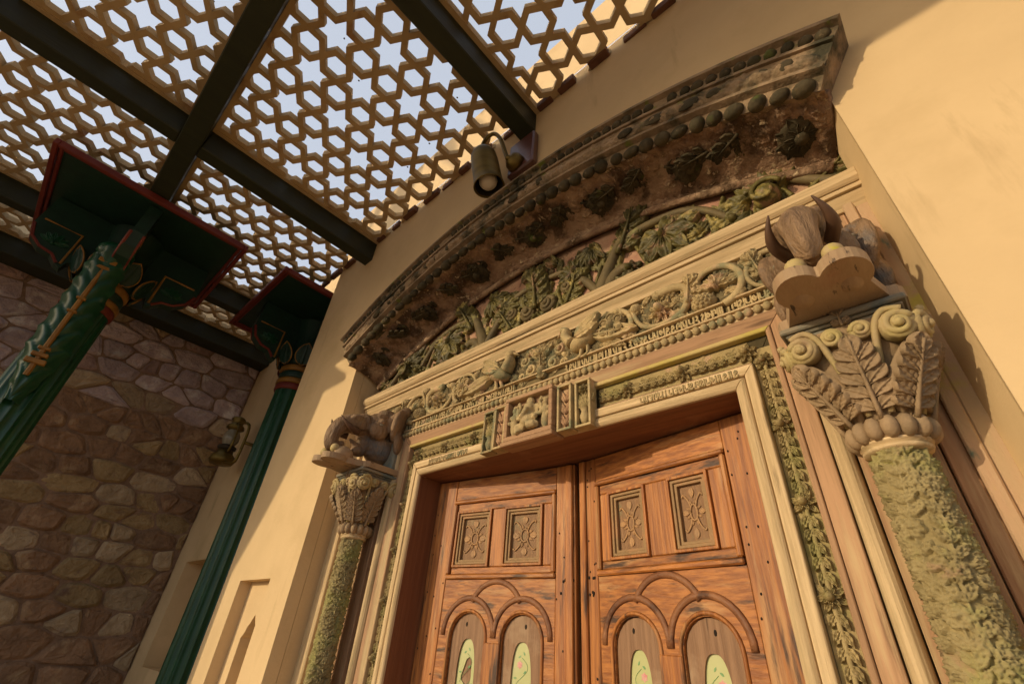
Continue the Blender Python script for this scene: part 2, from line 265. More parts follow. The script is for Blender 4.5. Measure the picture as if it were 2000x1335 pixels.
def poly(loops, d0, d1, flip=False):
    """flat outline (with holes) in local xy, extruded from z=d0 to z=d1"""
    P = [[Vector((x, y, 0)) for x, y in lp] for lp in loops]; tri = tessellate_polygon(P)
    fl = [p for lp in loops for p in lp]; n = len(fl)
    V = [(x, y, d1) for x, y in fl]+[(x, y, d0) for x, y in fl]; F = []
    for t in tri:
        a, b, c = (fl[i] for i in t); ccw = (b[0]-a[0])*(c[1]-a[1])-(b[1]-a[1])*(c[0]-a[0]) > 0
        t = tuple(t) if ccw else tuple(t)[::-1]
        F.append(t); F.append(tuple(i+n for i in t[::-1]))
    k = 0
    for lp in loops:
        m = len(lp)
        for i in range(m): a, b = k+i, k+(i+1) % m; F.append((a, a+n, b+n, b))
        k += m
    return arr(V), F
def mesh(name, g, mat, smooth=True, recalc=True):
    me = bpy.data.meshes.new(name); me.from_pydata([tuple(v) for v in g[0]], [], [tuple(f) for f in g[1]])
    if recalc:
        bm = bmesh.new(); bm.from_mesh(me); bmesh.ops.recalc_face_normals(bm, faces=bm.faces); bm.to_mesh(me); bm.free()
    me.materials.append(mat); me.polygons.foreach_set('use_smooth', [smooth]*len(me.polygons)); me.update(); return me
def remesh(g, voxel, it=3, fac=0.5):
    me = mesh('temp', g, M['black'], True, False); o = bpy.data.objects.new('temp', me); COL.objects.link(o)
    m = o.modifiers.new('r', 'REMESH'); m.mode = 'VOXEL'; m.voxel_size = voxel
    s = o.modifiers.new('s', 'SMOOTH'); s.iterations = it; s.factor = fac
    dg = bpy.context.evaluated_depsgraph_get(); dg.update(); e = o.evaluated_get(dg).to_mesh()
    V = np.array([v.co[:] for v in e.vertices]); F = [tuple(p.vertices) for p in e.polygons]
    bpy.data.objects.remove(o); return V, F

# ---- shallow carving: leaves, flowers and stems stamped into a height field
class Relief:
    def __init__(self, w, h, cell):
        self.nx, self.ny = int(w/cell)+1, int(h/cell)+1; self.w, self.h, self.c = w, h, cell; self.H = np.zeros((self.nx, self.ny))
        self.x = np.linspace(0, w, self.nx); self.y = np.linspace(0, h, self.ny)
    def win(self, cx, cy, r):
        i0, i1 = np.searchsorted(self.x, (cx-r, cx+r)); j0, j1 = np.searchsorted(self.y, (cy-r, cy+r)); return slice(i0, i1), slice(j0, j1)
    def leaf(self, cx, cy, a, L, Wd, h, n=4, p=.85):
        a0, b0 = self.win(cx, cy, L*1.05); X, Y = np.meshgrid(self.x[a0]-cx, self.y[b0]-cy, indexing='ij')
        if X.size == 0: return
        t = (-X*sin(a)+Y*cos(a))/L; q = X*cos(a)+Y*sin(a); ok = (t > 0) & (t < 1); tt = np.clip(t, .01, .99)
        wd = .5*Wd*np.sin(pi*tt**p)**.75*(1-.16*np.abs(np.sin(tt*pi*n))); u = np.abs(q)/np.maximum(wd, 1e-6); ok &= u < 1
        z = h*(.55+.45*(u/.9)**2)-h*.8*np.maximum(0, u-.86)/.14+.3*h*np.exp(-(u/.12)**2)-.14*h*np.sin(2*pi*(n*tt-.9*u))
        self.H[a0, b0] = np.where(ok, np.maximum(self.H[a0, b0], z), self.H[a0, b0])
    def flower(self, cx, cy, r, h, n=6, a=0.0):
        for k in range(n): self.leaf(cx, cy, a+2*pi*k/n, r, 2.3*r*pi/n/1.25, h, 2, 1.35)
        self.dot(cx, cy, r*.27, h*1.25)
    def dot(self, cx, cy, r, h):
        a0, b0 = self.win(cx, cy, r); X, Y = np.meshgrid(self.x[a0]-cx, self.y[b0]-cy, indexing='ij'); d = (X*X+Y*Y)/(r*r)
        self.H[a0, b0] = np.maximum(self.H[a0, b0], np.where(d < 1, h*np.sqrt(np.maximum(0, 1-d)), 0))
    def stem(self, P, r, h):
        for p in smoothpath([(a, b, 0) for a, b in P], max(3, int(10*len(P)**0))):
            self.dot(p[0], p[1], r, h)
    def geo(self, fn, keep=None):
        X, Y = np.meshgrid(self.x, self.y, indexing='ij'); V = np.stack(fn(X, Y, self.H), -1).reshape(-1, 3)
        i, j = np.meshgrid(np.arange(self.nx-1), np.arange(self.ny-1), indexing='ij'); a = (i*self.ny+j).ravel()
        F = np.stack([a, a+self.ny, a+self.ny+1, a+1], 1)
        if keep is not None: F = F[keep(X, Y)[:-1, :-1].ravel()]
        return V, [tuple(q) for q in F.tolist()]
def fbm(nx, ny, steps, seed=1):
    r = np.random.default_rng(seed); out = np.zeros((nx, ny))
    for st, amp in steps:
        g = r.random((int(nx/st)+3, int(ny/st)+3)); x = np.arange(nx)/st; y = np.arange(ny)/st; i, j = x.astype(int), y.astype(int)
        fx = (x-i)[:, None]; fy = (y-j)[None, :]; fx = fx*fx*(3-2*fx); fy = fy*fy*(3-2*fy); G = lambda a, b: g[np.ix_(i+a, j+b)]
        out += amp*((G(0, 0)*(1-fx)+G(1, 0)*fx)*(1-fy)+(G(0, 1)*(1-fx)+G(1, 1)*fx)*fy-.5)
    return out
def fill(rl, n, L, h, keep=lambda x, y: True):
    for _ in range(n):
        x, y = random.uniform(0, rl.w), random.uniform(0, rl.h)
        if not keep(x, y): continue
        l = L*random.uniform(.7, 1.25); q = random.random()
        if q < .70: rl.leaf(x, y, random.uniform(0, 6.28), l, l*random.uniform(.42, .6), h*random.uniform(.7, 1.1), random.choice((3, 4, 5)))
        elif q < .85: rl.flower(x, y, l*.55, h, random.choice((5, 6, 8)), random.random())
        else:
            a = random.uniform(0, 6.28); rl.stem([(x+l*.6*(1-.16*k)*cos(a+.9*k), y+l*.6*(1-.16*k)*sin(a+.9*k)) for k in range(6)], l*.10, h)
# ---------------------------------------------------------------- things and parts
def tag(o, label=None, cat=None, group=None, kind=None):
    if cat and not kind: kind = 'thing'
    for k, v in (('label', label), ('category', cat), ('group', group), ('kind', kind)):
        if v: o[k] = v
    return o
def thing(name, base, label, cat, group=None):
    o = bpy.data.objects.new(name, None); COL.objects.link(o); o.location = W(base); o.empty_display_size = 0.1
    return tag(o, label, cat, group)
def root(o):
    while o.parent: o = o.parent
    return o
def part(name, g, mat, parent=None, smooth=False, bevel=0.0):
    """g in units; linked as ONE mesh object"""
    off = np.array(root(parent).location) if parent else np.zeros(3)
    v = arr(g[0])*U; v[:, 1] -= U; v[:, 2] += EYE
    me = mesh(name, (v-off, g[1]), mat, smooth)
    o = bpy.data.objects.new(name, me); COL.objects.link(o)
    if parent: o.parent = parent
    if bevel:
        b = o.modifiers.new('bevel', 'BEVEL'); b.width = bevel*U; b.segments = 2; b.limit_method = 'ANGLE'; b.angle_limit = radians(40)
    return o
def solo(name, g, mat, label, cat, group=None, smooth=False, bevel=0.0): return tag(part(name, g, mat, None, smooth, bevel), label, cat, group)
FAC = Matrix.Rotation(pi/2, 4, 'X')                       # motif plane -> wall plane (its +z towards the viewer)
_cache = {}
def motif(key, fn, mat):
    k = (key, mat.name)
    if k not in _cache: _cache[k] = mesh(key.split('#')[0], fn(), mat, True)
    return _cache[k]
def inst(name, me, parent, pos, rot=0.0, s=1.0, basis=FAC, mirror=False, tilt=0.0):
    o = bpy.data.objects.new(name, me); COL.objects.link(o); o.parent = parent
    sx, sy, sz = (s, s, s) if isinstance(s, (int, float)) else s
    S = Matrix.Diagonal((U*sx*(-1 if mirror else 1), U*sy, U*sz, 1))
    o.matrix_local = Matrix.Translation(W(pos)-root(parent).location) @ basis @ Matrix.Rotation(rot, 4, 'Z') @ Matrix.Rotation(tilt, 4, 'X') @ S
    return o
def around(theta, lean=0.0): return Matrix.Rotation(theta, 4, 'Z') @ Matrix.Rotation(pi/2+lean, 4, 'X')

# ================================================================ ground
tag(part('ground', (arr([(-400, -400, GZ), (400, -400, GZ), (400, 400, GZ), (-400, 400, GZ)]), [(0, 1, 2, 3)]), M['paving']), kind='structure')

# ================================================================ walls
XL, XR = -2.22, 0.14                      # recess round the doorway
XC = -1.04; RD = 2.35; ZC = 1.585-RD      # arch of the cornice
def arcz(x, r): return ZC+sqrt(r*r-(x-XC)**2)
hole = [(XL, GZ+0.001), (XL, arcz(XL, RD+0.03))]+[(x, arcz(x, RD+0.03)) for x in np.linspace(XL, XR, 22)[1:-1]]+[(XR, arcz(XR, RD+0.03)), (XR, GZ+0.001)]
nich = [(-2.815, -0.75), (-2.455, -0.75), (-2.455, 0.21), (-2.815, 0.21)]
outer = [(-3.03, GZ), (XL, GZ)]+hole[1:-1]+[(XR, GZ), (2.6, GZ), (2.6, 3.12), (-3.03, 3.12)]
def onwall(g, y): return xf((arr(g[0]), g[1]), (0, y, 0), 1, rx=pi/2)     # local z -> -y
def ogee(cx, hw, zs, za, zb):
    P = [(cx-hw, zb), (cx+hw, zb), (cx+hw, zs)]
    for t in np.linspace(0, 1, 9)[1:-1]:
        P.append((cx+hw*(1-t)**0.8*(1-0.12*abs(sin(t*pi*2))), zs+(za-zs)*(0.62*sin(t*pi/2)+0.38*t**4)))
    P.append((cx, za)); Q = [(2*cx-x, z) for x, z in P[2:-1]][::-1]
    return P+Q
nb = ogee(-2.635, 0.085, -0.03, 0.066, -0.70)
wall = join(onwall(poly([outer, nich], -0.058, 0), 1.0), onwall(poly([[(-2.83, -0.77), (-2.44, -0.77), (-2.44, 0.225), (-2.83, 0.225)], nb], -0.06, 0), 1.0585),
            box(-2.85, -2.42, 1.18, 1.22, -0.8, 0.1), box(-3.03, XL, 1.224, 1.42, GZ, 3.12), box(XR, 2.6, 1.06, 1.42, GZ, 3.12),
            box(XL-0.003, XL+0.0, 1.06, 1.42, GZ, 1.5), box(XL-0.01, XR+0.01, 1.42, 1.46, GZ, 3.12), box(XL-0.01, XR+0.01, 1.2, 1.42, 1.62, 3.12),
            box(-3.03, -2.86, 1.06, 1.224, GZ, 3.12), box(-2.86, -2.41, 1.06, 1.224, 0.25, 3.12), box(-2.41, XL-0.004, 1.06, 1.224, GZ, 3.12), box(XL, XR, 1.06, 1.2, 1.63, 3.12),
            (arr([(x, y, z) for z in (GZ, 1.32) for x, y in ((XR+.004, 1.0012), (.112, 1.126), (XR+.004, 1.126))]), [(0, 1, 2), (5, 4, 3), (0, 3, 4, 1), (1, 4, 5, 2), (2, 5, 3, 0)]))
solo('facade_wall', wall, M['plaster'], 'tall cream plastered wall with the carved doorway set into it', 'wall')
alc = join(onwall(poly([[(-5.2, GZ), (-3.031, GZ), (-3.031, 3.12), (-5.2, 3.12)], [(-4.71, -0.266), (-3.9, -0.266), (-3.9, 0.425), (-4.71, 0.425)]], -0.2, 0), 1.215), box(-4.8, -3.8, 1.425, 1.45, -0.4, 0.5))
solo('alcove_wall', alc, M['plaster'], 'cream side wall behind the corner pillar with a deep rectangular niche', 'wall')

# rubble stone wall on the left
SX = -5.0
stone = thing('stone_wall', (SX, 0, GZ), 'rubble stone wall of tan and purplish stones at the left under the roof', 'stone wall')
part('mortar', box(SX-0.3, SX+0.001, -2.4, 1.214, GZ, 2.44), M['mortar'], stone)
part('parapet', box(SX-0.3, SX-0.02, -2.4, 1.21, 2.5, 3.12), M['plaster'], stone)
def cells(y0, y1, z0, z1, sy, sz):
    pts = []; row = 0; z = z0
    while z < z1+sz:
        hrow = sz*random.uniform(0.75, 1.25); y = y0-random.random()*sy
        while y < y1+sy:
            wd = sy*random.choice((0.38, 0.55, 0.8, 1.0, 1.3, 1.7)); pts.append((y+wd/2, z+hrow/2+random.uniform(-0.20, 0.20)*hrow)); y += wd
        z += hrow
    P = np.array(pts)*np.array((1/sy*0.75, 1/sz)); out = []
    for i in range(len(P)):
        pol = [(P[i][0]+a, P[i][1]+b) for a, b in ((-2, -2), (2, -2), (2, 2), (-2, 2))]
        for j in np.argsort(((P-P[i])**2).sum(1))[1:16]:
            m = (P[i]+P[j])/2; d = P[j]-P[i]; new = []
            for k in range(len(pol)):
                a, b = np.array(pol[k]), np.array(pol[(k+1) % len(pol)]); da, db = (a-m) @ d, (b-m) @ d
                if da <= 0: new.append(tuple(a))
                if da*db < 0: new.append(tuple(a+(b-a)*da/(da-db)))
            pol = new
            if len(pol) < 3: break
        if len(pol) >= 3:
            q = [(y*sy/0.75, z*sz) for y, z in pol]
            q = [(min(max(y, y0), y1), min(max(z, z0), z1)) for y, z in q]; out.append(q)
    return out
def stone_geo(pol):
    P = np.array(pol); c = P.mean(0)
    if (P.max(0)-P.min(0)).min() < 0.045: return None
    for _ in range(1):                                                   # round the corners
        n = len(P); Q = []
        for i in range(n): a, b = P[i], P[(i+1) % n]; Q += [a*0.84+b*0.16, a*0.16+b*0.84]
        P = np.array(Q)
        if len(P) > 24: break
    ang = np.arctan2(*(P-c).T[::-1]); P = P[np.argsort(ang)]; n = len(P)
    d = random.uniform(0.005, 0.030); V = []; ty, tz = random.uniform(-.05, .05), random.uniform(-.05, .05)
    size = np.sqrt(((P-c)**2).sum(1)).mean()
    for f, h in ((1-0.006/size, -0.03), (1-0.009/size, d*0.45), (1-0.028/size, d), (0.68, d*1.15), (0.36, d*1.1)):
        for p in P: q = c+(p-c)*f; V.append((SX+h+(q[0]-c[0])*ty+(q[1]-c[1])*tz+random.uniform(-.0045, .0045)*(h > 0), q[0], q[1]))
    V.append((SX+d*1.15, c[0], c[1])); F = []
    for r in range(4): F += [(r*n+i, r*n+(i+1) % n, (r+1)*n+(i+1) % n, (r+1)*n+i) for i in range(n)]
    F += [(4*n+i, 4*n+(i+1) % n, 5*n) for i in range(n)]
    return arr(V), F
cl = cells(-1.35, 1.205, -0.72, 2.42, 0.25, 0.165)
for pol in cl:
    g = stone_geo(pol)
    hi = np.mean([q[1] for q in pol]) > 1.5  # upper courses: paler mauve stones, light from the roof gap put into their colour
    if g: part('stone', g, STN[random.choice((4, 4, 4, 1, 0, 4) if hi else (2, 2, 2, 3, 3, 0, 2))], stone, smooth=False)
g = [stone_geo(p) for p in cells(-2.35, 1.2, GZ, -0.73, 0.4, 0.3)]
o = part('footing_stones', join(*[x for x in g if x]), STN[2], stone); tag(o, kind='stuff')

# ================================================================ pergola
ZB, ZL = 2.30, 2.47
BX = [(-4.97, -4.77), (-4.10, -4.0), (-2.604, -2.504), (-1.047, -0.947), (0.51, 0.61), (2.07, 2.17)]
BY = [(-2.16, -2.02), (-0.285, -0.175)]
perg = thing('pergola_frame', (-1.5, -0.23, ZB), 'dark green timber beam grid carrying the roof overhead', 'pergola')
for i, (a, b) in enumerate(BX):
    ends = [BY[0][1], BY[1][0], BY[1][1], 1.21 if i == 0 else 1.0]
    part('beam', join(box(a, b, ends[0]+.001, ends[1]-.001, ZB+.003, ZL+.05, .006), box(a, b, ends[2]+.001, ends[3] if i == 0 else 1.02, ZB+.003, ZL+.05, .006)), M['beam'], perg)
for a, b in BY: part('cross_beam', box(BX[0][0], BX[-1][1], a, b, ZB-.002, ZL+.055, .006), M['beam'], perg)
SA = 0.266; SS = SA/(2*sqrt(3)); SWD = 0.39*SS; LT = 0.040
def lattice_geo(x0, x1, y0, y1):
    ox, oy = -1.465, 0.052; A = np.array((SA, 0)); B = np.array((SA/2, SA*sqrt(3)/2)); o = np.array((ox, oy)); V = []; F = []
    def quad(pts):
        k = len(V)
        for p in pts: V.append((p[0], p[1], ZL))
        for p in pts: V.append((p[0], p[1], ZL+LT))
        n = len(pts); F.append(tuple(range(k, k+n))); F.append(tuple(range(k+2*n-1, k+n-1, -1)))
    def side(a, b): k = len(V); V.extend([(a[0], a[1], ZL), (b[0], b[1], ZL), (b[0], b[1], ZL+LT), (a[0], a[1], ZL+LT)]); F.append((k, k+1, k+2, k+3))
    def inseth(h, v): d = h-v; return v+d/np.linalg.norm(d)*0.577*SWD
    n0 = int((max(abs(x0-ox), abs(x1-ox))+max(abs(y0-oy), abs(y1-oy))*0.6)/SA)+4; m0 = int(max(abs(y0-oy), abs(y1-oy))/(SA*0.866))+3
    for i in range(-n0, n0+1):
        for j in range(-m0, m0+1):
            S = o+A*i+B*j
            if not (x0-SA < S[0] < x1+SA and y0-SA < S[1] < y1+SA): continue
            for k in range(6):
                th = pi/6+k*pi/3; H = S+np.array((cos(th), sin(th)))*SA/sqrt(3)      # six hexagons round each star
                notch = S+np.array((cos(th), sin(th)))*SS
                t1 = S+np.array((cos(th-pi/6), sin(th-pi/6)))*SS*sqrt(3); t2 = S+np.array((cos(th+pi/6), sin(th+pi/6)))*SS*sqrt(3)
                sn = notch+(S-notch)/np.linalg.norm(S-notch)*0.577*SWD
                for tip in (t1, t2):
                    st = tip+(S-tip)/np.linalg.norm(S-tip)*SWD; ha, hb = inseth(H, notch), inseth(H, tip)
                    quad([ha, hb, st, sn] if tip is t2 else [hb, ha, sn, st]); side(ha, hb); side(st, sn)
            for k in range(3):
                th = k*pi/3; e = np.array((cos(th), sin(th))); q = np.array((-e[1], e[0])); mp = S+e*SA/2
                quad([mp-e*SWD, mp-q*0.577*SWD, mp+e*SWD, mp+q*0.577*SWD])
    me = bpy.data.meshes.new('t'); me.from_pydata(V, [], F); bm = bmesh.new(); bm.from_mesh(me)
    bmesh.ops.remove_doubles(bm, verts=bm.verts, dist=1e-5)
    for p, nn in (((x0, 0, 0), (-1, 0, 0)), ((x1, 0, 0), (1, 0, 0)), ((0, y0, 0), (0, -1, 0)), ((0, y1, 0), (0, 1, 0))):
        bmesh.ops.bisect_plane(bm, geom=bm.verts[:]+bm.edges[:]+bm.faces[:], plane_co=p, plane_no=nn, clear_outer=True)
    bm.verts.index_update(); r = (arr([v.co[:] for v in bm.verts]), [tuple(v.index for v in f.verts) for f in bm.faces]); bm.free(); return r
names = {(1, 1): 'narrow lattice panel between the stone wall and the pillar beam', (2, 1): 'star lattice panel above the green corner pillar', (3, 1): 'large star lattice panel in the middle with the wall lamp below it', (4, 1): 'star lattice panel at the top above the carved cornice', (5, 1): 'star lattice panel beyond the cornice end at the right',
         (1, 0): 'narrow front lattice panel beside the stone wall', (2, 0): 'front star lattice panel at the far left above the green pillar', (3, 0): 'front star lattice panel at the top left between two beams', (4, 0): 'front star lattice panel in the centre', (5, 0): 'front star lattice panel at the right'}
for i in range(1, 6):
    for j in (0, 1):
        x0, x1 = BX[i-1][1], BX[i][0]; y0, y1 = (BY[0][1], BY[1][0]) if j == 0 else (BY[1][1], 1.0)
        if i == 1 and j == 1: y1 = 1.21
        t = thing('lattice_panel', ((x0+x1)/2, (y0+y1)/2, ZL), names[i, j], 'lattice screen', 'star lattice panels of the roof')
        f = 0.026
        part('screen', lattice_geo(x0+0.004, x1-0.004, y0+0.004, y1-0.004), M['lattice'], t)
        part('border', join(box(x0, x0+f, y0, y1-.001, ZL-.009, ZL+LT+.002), box(x1-f, x1, y0, y1-.001, ZL-.009, ZL+LT+.002), box(x0+f, x1-f, y0, y0+f, ZL-.008, ZL+LT+.003), *([box(x0+f, x1-f, y1-f, y1, ZL-.008, ZL+LT+.003)] if j == 0 else [])), M['lattice'], t)
        if j == 1 and i > 1:                                             # broken reddish bedding along the wall
            x = x0+f
            while x < x1-f-0.05:
                d = random.uniform(0.07, 0.15); part('bedding', box(x, min(x+d, x1-f), 1.0-random.uniform(0.012, 0.045), 1.0015, ZL-0.012, ZL+LT, .004), M['mortared'], t); x += d+random.uniform(0.03, 0.10)
solo('glass_roof', box(-5.02, 2.4, -2.18, 0.996, 2.545, 2.555), M['glass'], 'flat dusty glass roof lying above the star lattice', 'glass roof')

# ================================================================ green pillars
def pillar(cx, cy, label, console):
    t = thing('green_pillar', (cx, cy, GZ), label, 'pillar', 'green fluted pillars')
    def fl(u, v):
        a = 2*pi*u; z = GZ+0.25+(1.60-GZ-0.25)*v; r = 0.134*(1.0-0.06*v)*(1-0.11*abs(sin(a*8))**0.7*(1 if v < 0.985 else 0)); return cx+r*cos(a), cy+r*sin(a), z
    part('shaft', grid(fl, 160, 12, wrapu=True), M['green'], t, True)
    part('base', join(box(cx-.19, cx+.19, cy-.19, cy+.19, GZ, GZ+.14, .01), lathe([(.18, GZ+.14), (.185, GZ+.19), (.16, GZ+.23), (.14, GZ+.26), (.10, GZ+.27)], 24, (cx, cy, 0))), M['green2'], t)
    for z0, z1, m, r in ((1.60, 1.655, 'red', .140), (1.655, 1.70, 'gold', .146), (1.70, 1.765, 'green2', .140), (1.765, 1.815, 'gold', .150)):
        part('band', lathe([(.08, z0), (r-.006, z0+.001), (r, z0+.012), (r, z1-.012), (r-.006, z1-.001), (.08, z1)], 28, (cx, cy, 0)), M[m], t, True)
    part('capital', lathe([(.12, 1.815), (.165, 1.84), (.175, 1.89), (.15, 1.96), (.13, 2.02), (.135, 2.12), (.15, 2.2), (.16, 2.26)], 28, (cx, cy, 0)), M['green2'], t, True)
    mp = motif('petal#pillar', lambda: leaf(.19, .13, .02), M['green2']); mr = motif('petal_border#pillar', lambda: tube([(.5*.13*sin(pi*min(k/8, .985)**.8)**.75, .19*k/8, .006) for k in range(9)][::1]+[(-.5*.13*sin(pi*min(k/8, .985)**.8)**.75, .19*k/8, .006) for k in range(7, -1, -1)], .006, 5), M['gold'])
    for k in range(8):
        th = k*pi/4+pi/8; d = Vector((sin(th), -cos(th)))
        for nm, me in (('petal', mp), ('petal_border', mr)): inst(nm, me, t, (cx+d.x*.165, cy+d.y*.165, 1.80), basis=around(th, .35))
    h = 0.555; zb = 2.272
    part('abacus', box(cx-h+.05, cx+h-.05, cy-h+.05, cy+h-.05, zb+.004, ZB-.004), M['green2'], t)
    for q, (a, b) in enumerate(((0, .026), (.03, .05))):
        z0 = zb+(-.022 if q == 0 else -.010)
        for bb in (box(cx-h+a, cx+h-a, cy-h+a, cy-h+b, z0, ZB-.004, .004), box(cx-h+a, cx+h-a, cy+h-b, cy+h-a, z0, ZB-.004, .004), box(cx-h+a, cx-h+b, cy-h+b, cy+h-b, z0, ZB-.004, .004), box(cx+h-b, cx+h-a, cy-h+b, cy+h-b, z0, ZB-.004, .004)): part('abacus_moulding', bb, M['red'], t)
    for ax in range(4):                                                  # four bracket wings under the slab
        th = ax*pi/2; ca, sa = cos(th), sin(th)
        out = [(.13, 2.268), (.46, 2.268), (.47, 2.03), (.44, 1.93), (.38, 1.875), (.31, 1.86), (.27, 1.82), (.235, 1.80), (.22, 1.86), (.13, 1.86)]
        g = poly([out], -.035, .035); v = g[0]; pv = np.stack([cx+v[:, 0]*ca-v[:, 2]*sa, cy+v[:, 0]*sa+v[:, 2]*ca, v[:, 1]], 1)
        part('bracket', (pv, g[1]), M['green2'], t)
        for s in (-1, 1):
            for nm, P, r, mm in (('bracket_trim', [(.44, 2.075), (.245, 2.075), (.245, 1.83)], .008, 'gold'), ('bracket_trim', [(.465, 2.02), (.435, 1.935), (.375, 1.885), (.305, 1.87), (.262, 1.825)], .010, 'red')):
                P = [(cx+a*ca-s*.036*sa, cy+a*sa+s*.036*ca, z) for a, z in P]; part(nm, tube(P, r, 5, up=(ca, sa, 0)), M[mm], t)
            lf = xf(fanleaf(.085, .014, 6, 2.4), (0, 0, 0)); lv = arr(lf[0]); a, z, n_ = .335+lv[:, 0], 1.935+lv[:, 1]*1.0, s*(.035+lv[:, 2])
            part('bracket_leaf', (np.stack([cx+a*ca-n_*sa, cy+a*sa+n_*ca, z], 1), lf[1]), M['green'], t, True)
    # long carved acanthus console on the side towards the doorway
    th = pi/2-0.14; d = Vector((sin(th), -cos(th)))
    def con(u, v):
        s = v*2-1; z = .92+1.00*u; wd = .105*(.35+.65*min(1, u*3))*(1-.12*abs(sin(u*pi*9))) if u < .97 else .085
        pr = .125+.10*u+.07*(1-abs(s)**2.4)+.035*u**6*1.5+.026*(abs(sin((u*8-abs(s)*1.1)*pi))**.6-.5)*min(1, abs(s)*3)*(1-abs(s)**6)
        return cx+d.x*pr-d.y*s*wd, cy+d.y*pr+d.x*s*wd, z
    if not console: return t
    part('console', grid(con, 120, 19), M['green'], t, True)
    vz = 1.93; part('console_volute', xf(ell((0, 0, 0), (.10, .075, .075), 12, 8), (cx+d.x*.27, cy+d.y*.27, vz), 1, rz=atan2(d.y, d.x)+pi/2), M['green'], t, True)
    sp = [(cx+d.x*(.205+.10*u), cy+d.y*(.205+.10*u), .92+1.0*u) for u in np.linspace(.14, .93, 8)]
    part('console_spine', join(tube(sp, .013, 6, up=(d.x, d.y, 0)), *[xf(box(-.045*k, .045*k, -.012, .012, -.014*k, .014*k, .003), (cx+d.x*(.212+.10*u), cy+d.y*(.212+.10*u), .92+1.0*u), 1, rz=atan2(d.y, d.x)+pi/2) for u, k in ((.22, 1), (.26, .8), (.30, .6), (.55, .5), (.64, .5), (.87, .8), (.92, 1.0))]), M['gold'], t)
    return t
pillar(-3.66, -0.205, 'green fluted pillar with gold spined leaf console standing free at the left', True)
pillar(-3.63, 1.17, 'green fluted corner pillar built against the cream side wall', False)

pillar(-4.52, -2.09, 'unseen green fluted pillar added at the front corner to shade the near pillar', False)  # out of view, added so its shadow falls on the near pillar

# ================================================================ wall lamp and lantern
t = thing('wall_lamp', (-0.98, 1.0, 2.12), 'brass spot lamp with a bare bulb on a square wooden plate above the cornice', 'lamp')
part('back_plate', box(-1.085, -0.915, 0.955, 0.999, 1.975, 2.235, .008), M['redwood'], t)
part('mount', join(xf(lathe([(.001, .0), (.05, .0), (.046, .03), (.03, .05), (.001, .055)], 16), (-1.02, .956, 2.03), 1, rx=pi/2), tube([(-1.02, .92, 2.03), (-1.035, .90, 2.035)], .016, 8)), M['brass'], t, True)
arm = smoothpath([(-1.035, .905, 2.03), (-1.055, .895, 2.11), (-1.08, .875, 2.22), (-1.12, .86, 2.285), (-1.165, .85, 2.275), (-1.182, .845, 2.215), (-1.173, .842, 2.14)], 4)
part('arm', tube(arm, .011, 8, up=(0.3, 1, 0)), M['brass'], t, True)
ld = Matrix.Translation((0, 0, 0))
def lampg(prof, n=24):
    g = lathe(prof, n); return xf(g, (-1.155, .835, 2.125), 1, rx=0.22, ry=-0.10)
sh = part('lamp_shade', lampg([(.004, .02), (.02, .018), (.022, .0), (.055, -.01), (.066, -.035), (.070, -.08), (.072, -.20), (.074, -.245), (.078, -.252), (.074, -.256), (.069, -.246), (.062, -.10), (.001, -.09)]), M['brass'], t, True)
part('shade_lining', lampg([(.0685, -.246), (.0665, -.20), (.060, -.11), (.001, -.105)]), M['brassdark'], sh, True)
part('bulb', xf(ell((0, 0, -.212), (.047, .047, .050), 16, 10), (-1.155, .835, 2.125), 1, rx=0.22, ry=-0.10), M['bulb'], t, True)
t = thing('lantern_sconce', (-4.15, 1.2, 1.2), 'small brass hurricane lantern on a wall bracket beside the corner pillar', 'lantern')
lx, ly, lz = -4.31, 1.05, 1.26
def la(name, prof, m, par=t): return part(name, lathe([(a*.84, b*.90) for a, b in prof], 18, (lx, ly, lz)), M[m], par, True)
la('tank', [(.001, -.16), (.10, -.155), (.115, -.13), (.105, -.085), (.075, -.06), (.07, -.03), (.001, -.03)], 'brass')
la('burner', [(.045, -.03), (.085, -.015), (.085, .005), (.05, .02)], 'brassdark'); la('globe', [(.055, .02), (.078, .07), (.075, .12), (.05, .17)], 'lampglass')
la('hood', [(.05, .165), (.085, .185), (.08, .21), (.055, .225), (.055, .26), (.07, .275), (.055, .295), (.02, .31), (.001, .312)], 'brass')
part('frame_wire', join(*[tube(smoothpath([(lx+s*.07, ly, lz-.05), (lx+s*.10, ly, lz+.02), (lx+s*.095, ly, lz+.13), (lx+s*.055, ly, lz+.20)], 4), .009, 6, up=(0, 1, 0)) for s in (-1, 1)]), M['brass'], t, True)
part('wall_bracket', join(tube(smoothpath([(lx+.05, ly, lz+.20), (lx+.17, ly+.03, lz+.19), (lx+.20, ly+.05, lz+.12), (lx+.20, ly+.05, lz-.10), (lx+.17, ly+.04, lz-.15), (lx+.05, ly, lz-.14)], 4), .012, 6, up=(0, 1, 0)), tube([(lx+.20, ly+.05, lz+.02), (lx+.20, 1.215, lz+.02)], .014, 6), xf(lathe([(.001, .03), (.05, .02), (.06, 0)], 14), (lx+.20, 1.214, lz+.02), 1, rx=pi/2)), M['brass'], t, True)

